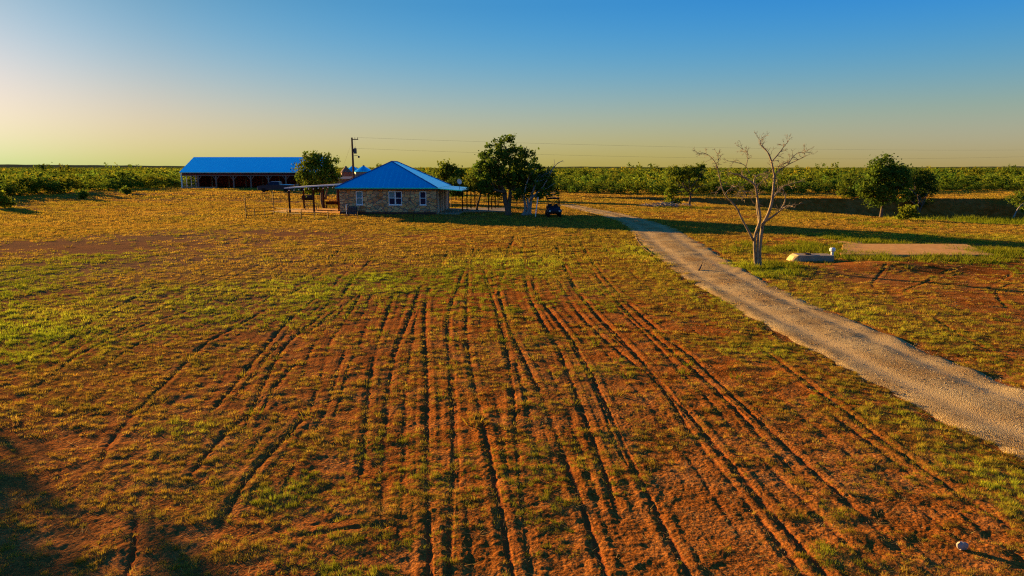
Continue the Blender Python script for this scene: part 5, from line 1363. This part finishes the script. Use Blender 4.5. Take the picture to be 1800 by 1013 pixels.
        for q in range(len(PR)):
            i = np.nonzero(pi == q)[0]
            if not len(i): continue
            v, f, t = PR[q]; ca, sa = np.cos(a[i])[:, None], np.sin(a[i])[:, None]
            X = (v[None, :, 0] * ca - v[None, :, 1] * sa) * sc[i, None] + x[i, None]; Yy = (v[None, :, 0] * sa + v[None, :, 1] * ca) * sc[i, None] + y[i, None]; Z = v[None, :, 2] * sc[i, None] * .92 + z[i, None]
            Vs.append(np.stack([X, Yy, Z], -1).reshape(-1, 3)); Fs.append((f[None] + (np.arange(len(i)) * len(v))[:, None, None]).reshape(-1, 4) + off)
            Ts.append((t[None] * br[i][:, None]).reshape(-1, 3)); off += len(i) * len(v)
        print('brush', d0, n)
    o = link('brush', mesh_np('brush', np.vstack(Vs), np.vstack(Fs), [LM['far']], {'tint': np.vstack(Ts)}))
    tag(o, 'wide green mesquite thicket stretching to the horizon behind the ranch', 'brush', kind='stuff')
    # weeds: round the dead tree, slab and in the pond bed
    spots = [((1300, 470), 1.6, 40), ((1360, 468), 1.4, 34), ((1335, 480), 2.0, 40), ((1400, 440), 2.2, 60), ((1440, 434), 2.0, 60), ((1455, 445), 1.5, 30), ((1540, 428), 1.6, 60), ((1520, 425), 1.4, 40), ((1500, 454), 2.0, 50), ((1600, 455), 3.0, 70), ((1700, 455), 2.0, 40), ((1770, 448), 2.0, 60), ((1720, 440), 2.0, 40), ((1478, 420), 1.0, 30),
             ((1580, 397), 4, 60), ((1200, 366), 3, 60), ((1740, 445), 1.5, 40), ((1310, 440), 2.0, 30), ((1370, 430), 2.4, 40)]
    X = []; Yv = []; Hh = []; G_ = []
    for (p, r, n) in spots:
        c = G(*p); a = rng.random(n) * 6.28; rr = r * np.sqrt(rng.random(n)); X.append(c[0] + rr * np.cos(a) * 1.3); Yv.append(c[1] + rr * np.sin(a)); Hh.append(.16 + .22 * rng.random(n)); G_.append(np.full(n, .62) + .3 * rng.random(n))
    # pond bed
    n = 2600; xx = 30 + 75 * rng.random(n); yy = 64 + 50 * rng.random(n); pd = pond_in(xx, yy); k = (pd > 7.5) & (yy < 112); X.append(xx[k]); Yv.append(yy[k]); Hh.append(.45 + .6 * rng.random(k.sum())); G_.append(np.full(k.sum(), .95))
    # odd taller weeds over the field
    n = 900; yy = np.sqrt(rng.random(n) * (60 ** 2 - 14 ** 2) + 14 ** 2); xx = (rng.random(n) * 2 - 1) * .8 * yy; X.append(xx); Yv.append(yy); Hh.append(.07 + .14 * rng.random(n) ** 2 + .001 * yy); G_.append(.25 + .5 * rng.random(n))
    X = np.concatenate(X); Yv = np.concatenate(Yv); Hh = np.concatenate(Hh); G_ = np.concatenate(G_)
    e = road_t(X, Yv)[1]; k = e > .2; X, Yv, Hh, G_ = X[k], Yv[k], Hh[k], G_[k]
    v, t = blades(X, Yv, ground_z(X, Yv), Hh, Hh * .07, Hh * .9, 26, grass_tint(G_, len(X)), .7)
    o = link('weeds', mesh_np('weeds', v, np.arange(len(v)).reshape(-1, 3), [leafmat('weed_blades', trans=.4)], {'tint': t})); tag(o, 'green knee high weeds round the slab and in the dry pond bed', 'weeds', kind='stuff')

def hills():
    m = plain('hill_scrub', (0.045, 0.058, 0.030), (0.07, 0.08, 0.042), 1.0, 0, .012, spec=0.0)
    # far low ridges (photo px span -> bearing), crest height by px above the horizon
    def ridge(name, px0, px1, Yd, prof, seed):
        n = 260; px = np.linspace(px0, px1, n); u = (px - 900) / F
        crest = np.interp(px, [p[0] for p in prof], [p[1] for p in prof])
        crest = crest + 0.9 * (fbm(px / 16, px * 0, 3, seed) - .5) * (crest > .5)
        zc = H_CAM + crest * Yd / F
        rows = [(-420, -12), (-160, .35), (-60, .85), (0, 1.0), (160, .7), (520, -12)]
        V = []
        for dy, s in rows:
            yy = np.full(n, Yd + dy); z = np.where(s > -1, zc * s, 1.5)
            V.append(np.stack([u * yy, yy, z], -1))
        V = np.vstack(V); i = np.arange(len(rows) - 1)[:, None] * n; j = np.arange(n - 1)[None]
        Fc = np.stack([i + j, i + j + 1, i + n + j + 1, i + n + j], -1).reshape(-1, 4)
        o = link(name, mesh_np(name, V, Fc, [m], smooth=True)); tag(o, kind='structure')
    ridge('hills', -500, 420, 3900, [(-500, 8.5), (0, 5.6), (120, 4.8), (260, 3.5), (420, 1.5)], 5)
    ridge('hills', 900, 1280, 3500, [(900, 0), (960, 1.2), (1020, 2.0), (1100, 1.2), (1200, 0), (1280, -1.5)], 8)
    ridge('hills', 1300, 2300, 4300, [(1300, -1), (1600, .8), (1800, 2.2), (2300, 4)], 9)
mats()
build_ground(); build_road(); build_grass(); build_gravel()
_, _hs = house()
barn(); truck(); utv(); pole_and_wires(); bins(); yard(_hs)
vegetation(); hills()
# ------------------------------------------------------------------ camera, sun, sky
def build_camera():
    c = bpy.data.cameras.new('camera'); o = bpy.data.objects.new('camera', c); COL.objects.link(o)
    o.location = (0, 0, H_CAM); o.rotation_euler = (math.radians(90) - PITCH, 0, 0)
    c.lens = 24.0; c.sensor_width = 36.0; c.clip_start = 0.1; c.clip_end = 12000
    S.camera = o

EXPO = 1.9
def build_light():
    l = bpy.data.lights.new('sun', 'SUN'); l.energy = 5.0; l.angle = math.radians(0.5); l.color = (1.0, 0.62, 0.22)
    o = bpy.data.objects.new('sun', l); COL.objects.link(o)
    s = Vector((-math.sin(SUN_AZ) * math.cos(SUN_EL), math.cos(SUN_AZ) * math.cos(SUN_EL), math.sin(SUN_EL)))
    o.rotation_euler = s.to_track_quat('Z', 'Y').to_euler(); o.location = s * 200
    w = bpy.data.worlds.new('World'); S.world = w; w.use_nodes = True
    nt = w.node_tree; bg = nt.nodes['Background']; L = nt.links.new
    sk = nt.nodes.new('ShaderNodeTexSky'); sk.sky_type = 'NISHITA'; sk.sun_disc = False
    sk.sun_elevation = SUN_EL; sk.sun_rotation = -SUN_AZ; sk.air_density = 1; sk.dust_density = 1; sk.ozone_density = 1
    tc = nt.nodes.new('ShaderNodeTexCoord'); sx = nt.nodes.new('ShaderNodeSeparateXYZ'); L(tc.outputs['Generated'], sx.inputs[0])
    def M(op, a, b=None, c=None, clamp=False):
        n = nt.nodes.new('ShaderNodeMath'); n.operation = op; n.use_clamp = clamp
        for i, v in enumerate((a, b, c)):
            if v is None: continue
            if isinstance(v, (int, float)): n.inputs[i].default_value = v
            else: L(v, n.inputs[i])
        return n.outputs[0]
    z = sx.outputs[2]
    e = M('MINIMUM', M('MAXIMUM', z, 0.0), 0.215)
    e2 = M('MULTIPLY', e, e)
    sc = nt.nodes.new('ShaderNodeSeparateColor'); L(sk.outputs[0], sc.inputs[0])
    K = [(-0.675, 0.134, 7.362, -115.453, 4.29, 298.004), (-0.64, 0.266, 2.705, -26.187, 0.355, 39.514), (-1.048, 0.549, 8.7, -33.315, -3.319, 4.638)]
    outs = []
    for i, (b0, b1, b2, b3, b4, b5) in enumerate(K):
        n = M('MINIMUM', M('MULTIPLY', sc.outputs[i], 0.1), 5.0)
        ln = M('LOGARITHM', M('MAXIMUM', n, 0.003), math.e)
        t = M('MULTIPLY_ADD', e, b2, b0)
        t = M('MULTIPLY_ADD', e2, b3, t); t = M('MULTIPLY_ADD', M('MULTIPLY', e2, e), b5, t)
        kk = M('MULTIPLY_ADD', e, b4, b1)
        t = M('MULTIPLY_ADD', ln, kk, t)
        outs.append(M('EXPONENT', t))
    # paler glow round the sun, cooler horizon away from it
    def MR(v, a, b_, o0, o1):
        n = nt.nodes.new('ShaderNodeMapRange'); n.interpolation_type = 'SMOOTHSTEP'; L(v, n.inputs[0])
        for i, q in enumerate((a, b_, o0, o1)): n.inputs[i + 1].default_value = q
        return n.outputs[0]
    dp = nt.nodes.new('ShaderNodeVectorMath'); dp.operation = 'DOT_PRODUCT'; L(tc.outputs['Generated'], dp.inputs[0]); dp.inputs[1].default_value = s
    cs = dp.outputs['Value']
    glow = MR(cs, .92, .985, 0, 1)
    outs[1] = M('MULTIPLY', outs[1], M('MULTIPLY_ADD', glow, .09, 1.0)); outs[2] = M('MULTIPLY', outs[2], M('MULTIPLY_ADD', glow, .14, 1.0))
    cool = M('MULTIPLY', MR(cs, .1, .55, 1, 0), MR(z, .0, .08, 1, 0))
    outs[2] = M('MULTIPLY', outs[2], M('MULTIPLY_ADD', cool, .55, 1.0))
    # the sky darkens towards the zenith
    hi = nt.nodes.new('ShaderNodeMapRange'); hi.interpolation_type = 'SMOOTHSTEP'
    hi.inputs[1].default_value = 0.55; hi.inputs[2].default_value = 1.0; L(z, hi.inputs[0])
    cc = nt.nodes.new('ShaderNodeCombineColor')
    for i, zk in enumerate((0.6, 0.19, 0.27)):
        f = M('MULTIPLY_ADD', hi.outputs[0], zk - 1.0, 1.0)
        L(M('MULTIPLY', outs[i], f), cc.inputs[i])
    L(cc.outputs[0], bg.inputs[0]); bg.inputs[1].default_value = 1.0 / 2 ** EXPO
    v = S.view_settings; v.view_transform = 'Standard'; v.look = 'None'; v.exposure = EXPO; v.gamma = 1.0

build_camera(); build_light()
S.cycles.use_denoising = False
S.cycles.filter_width = 1.2
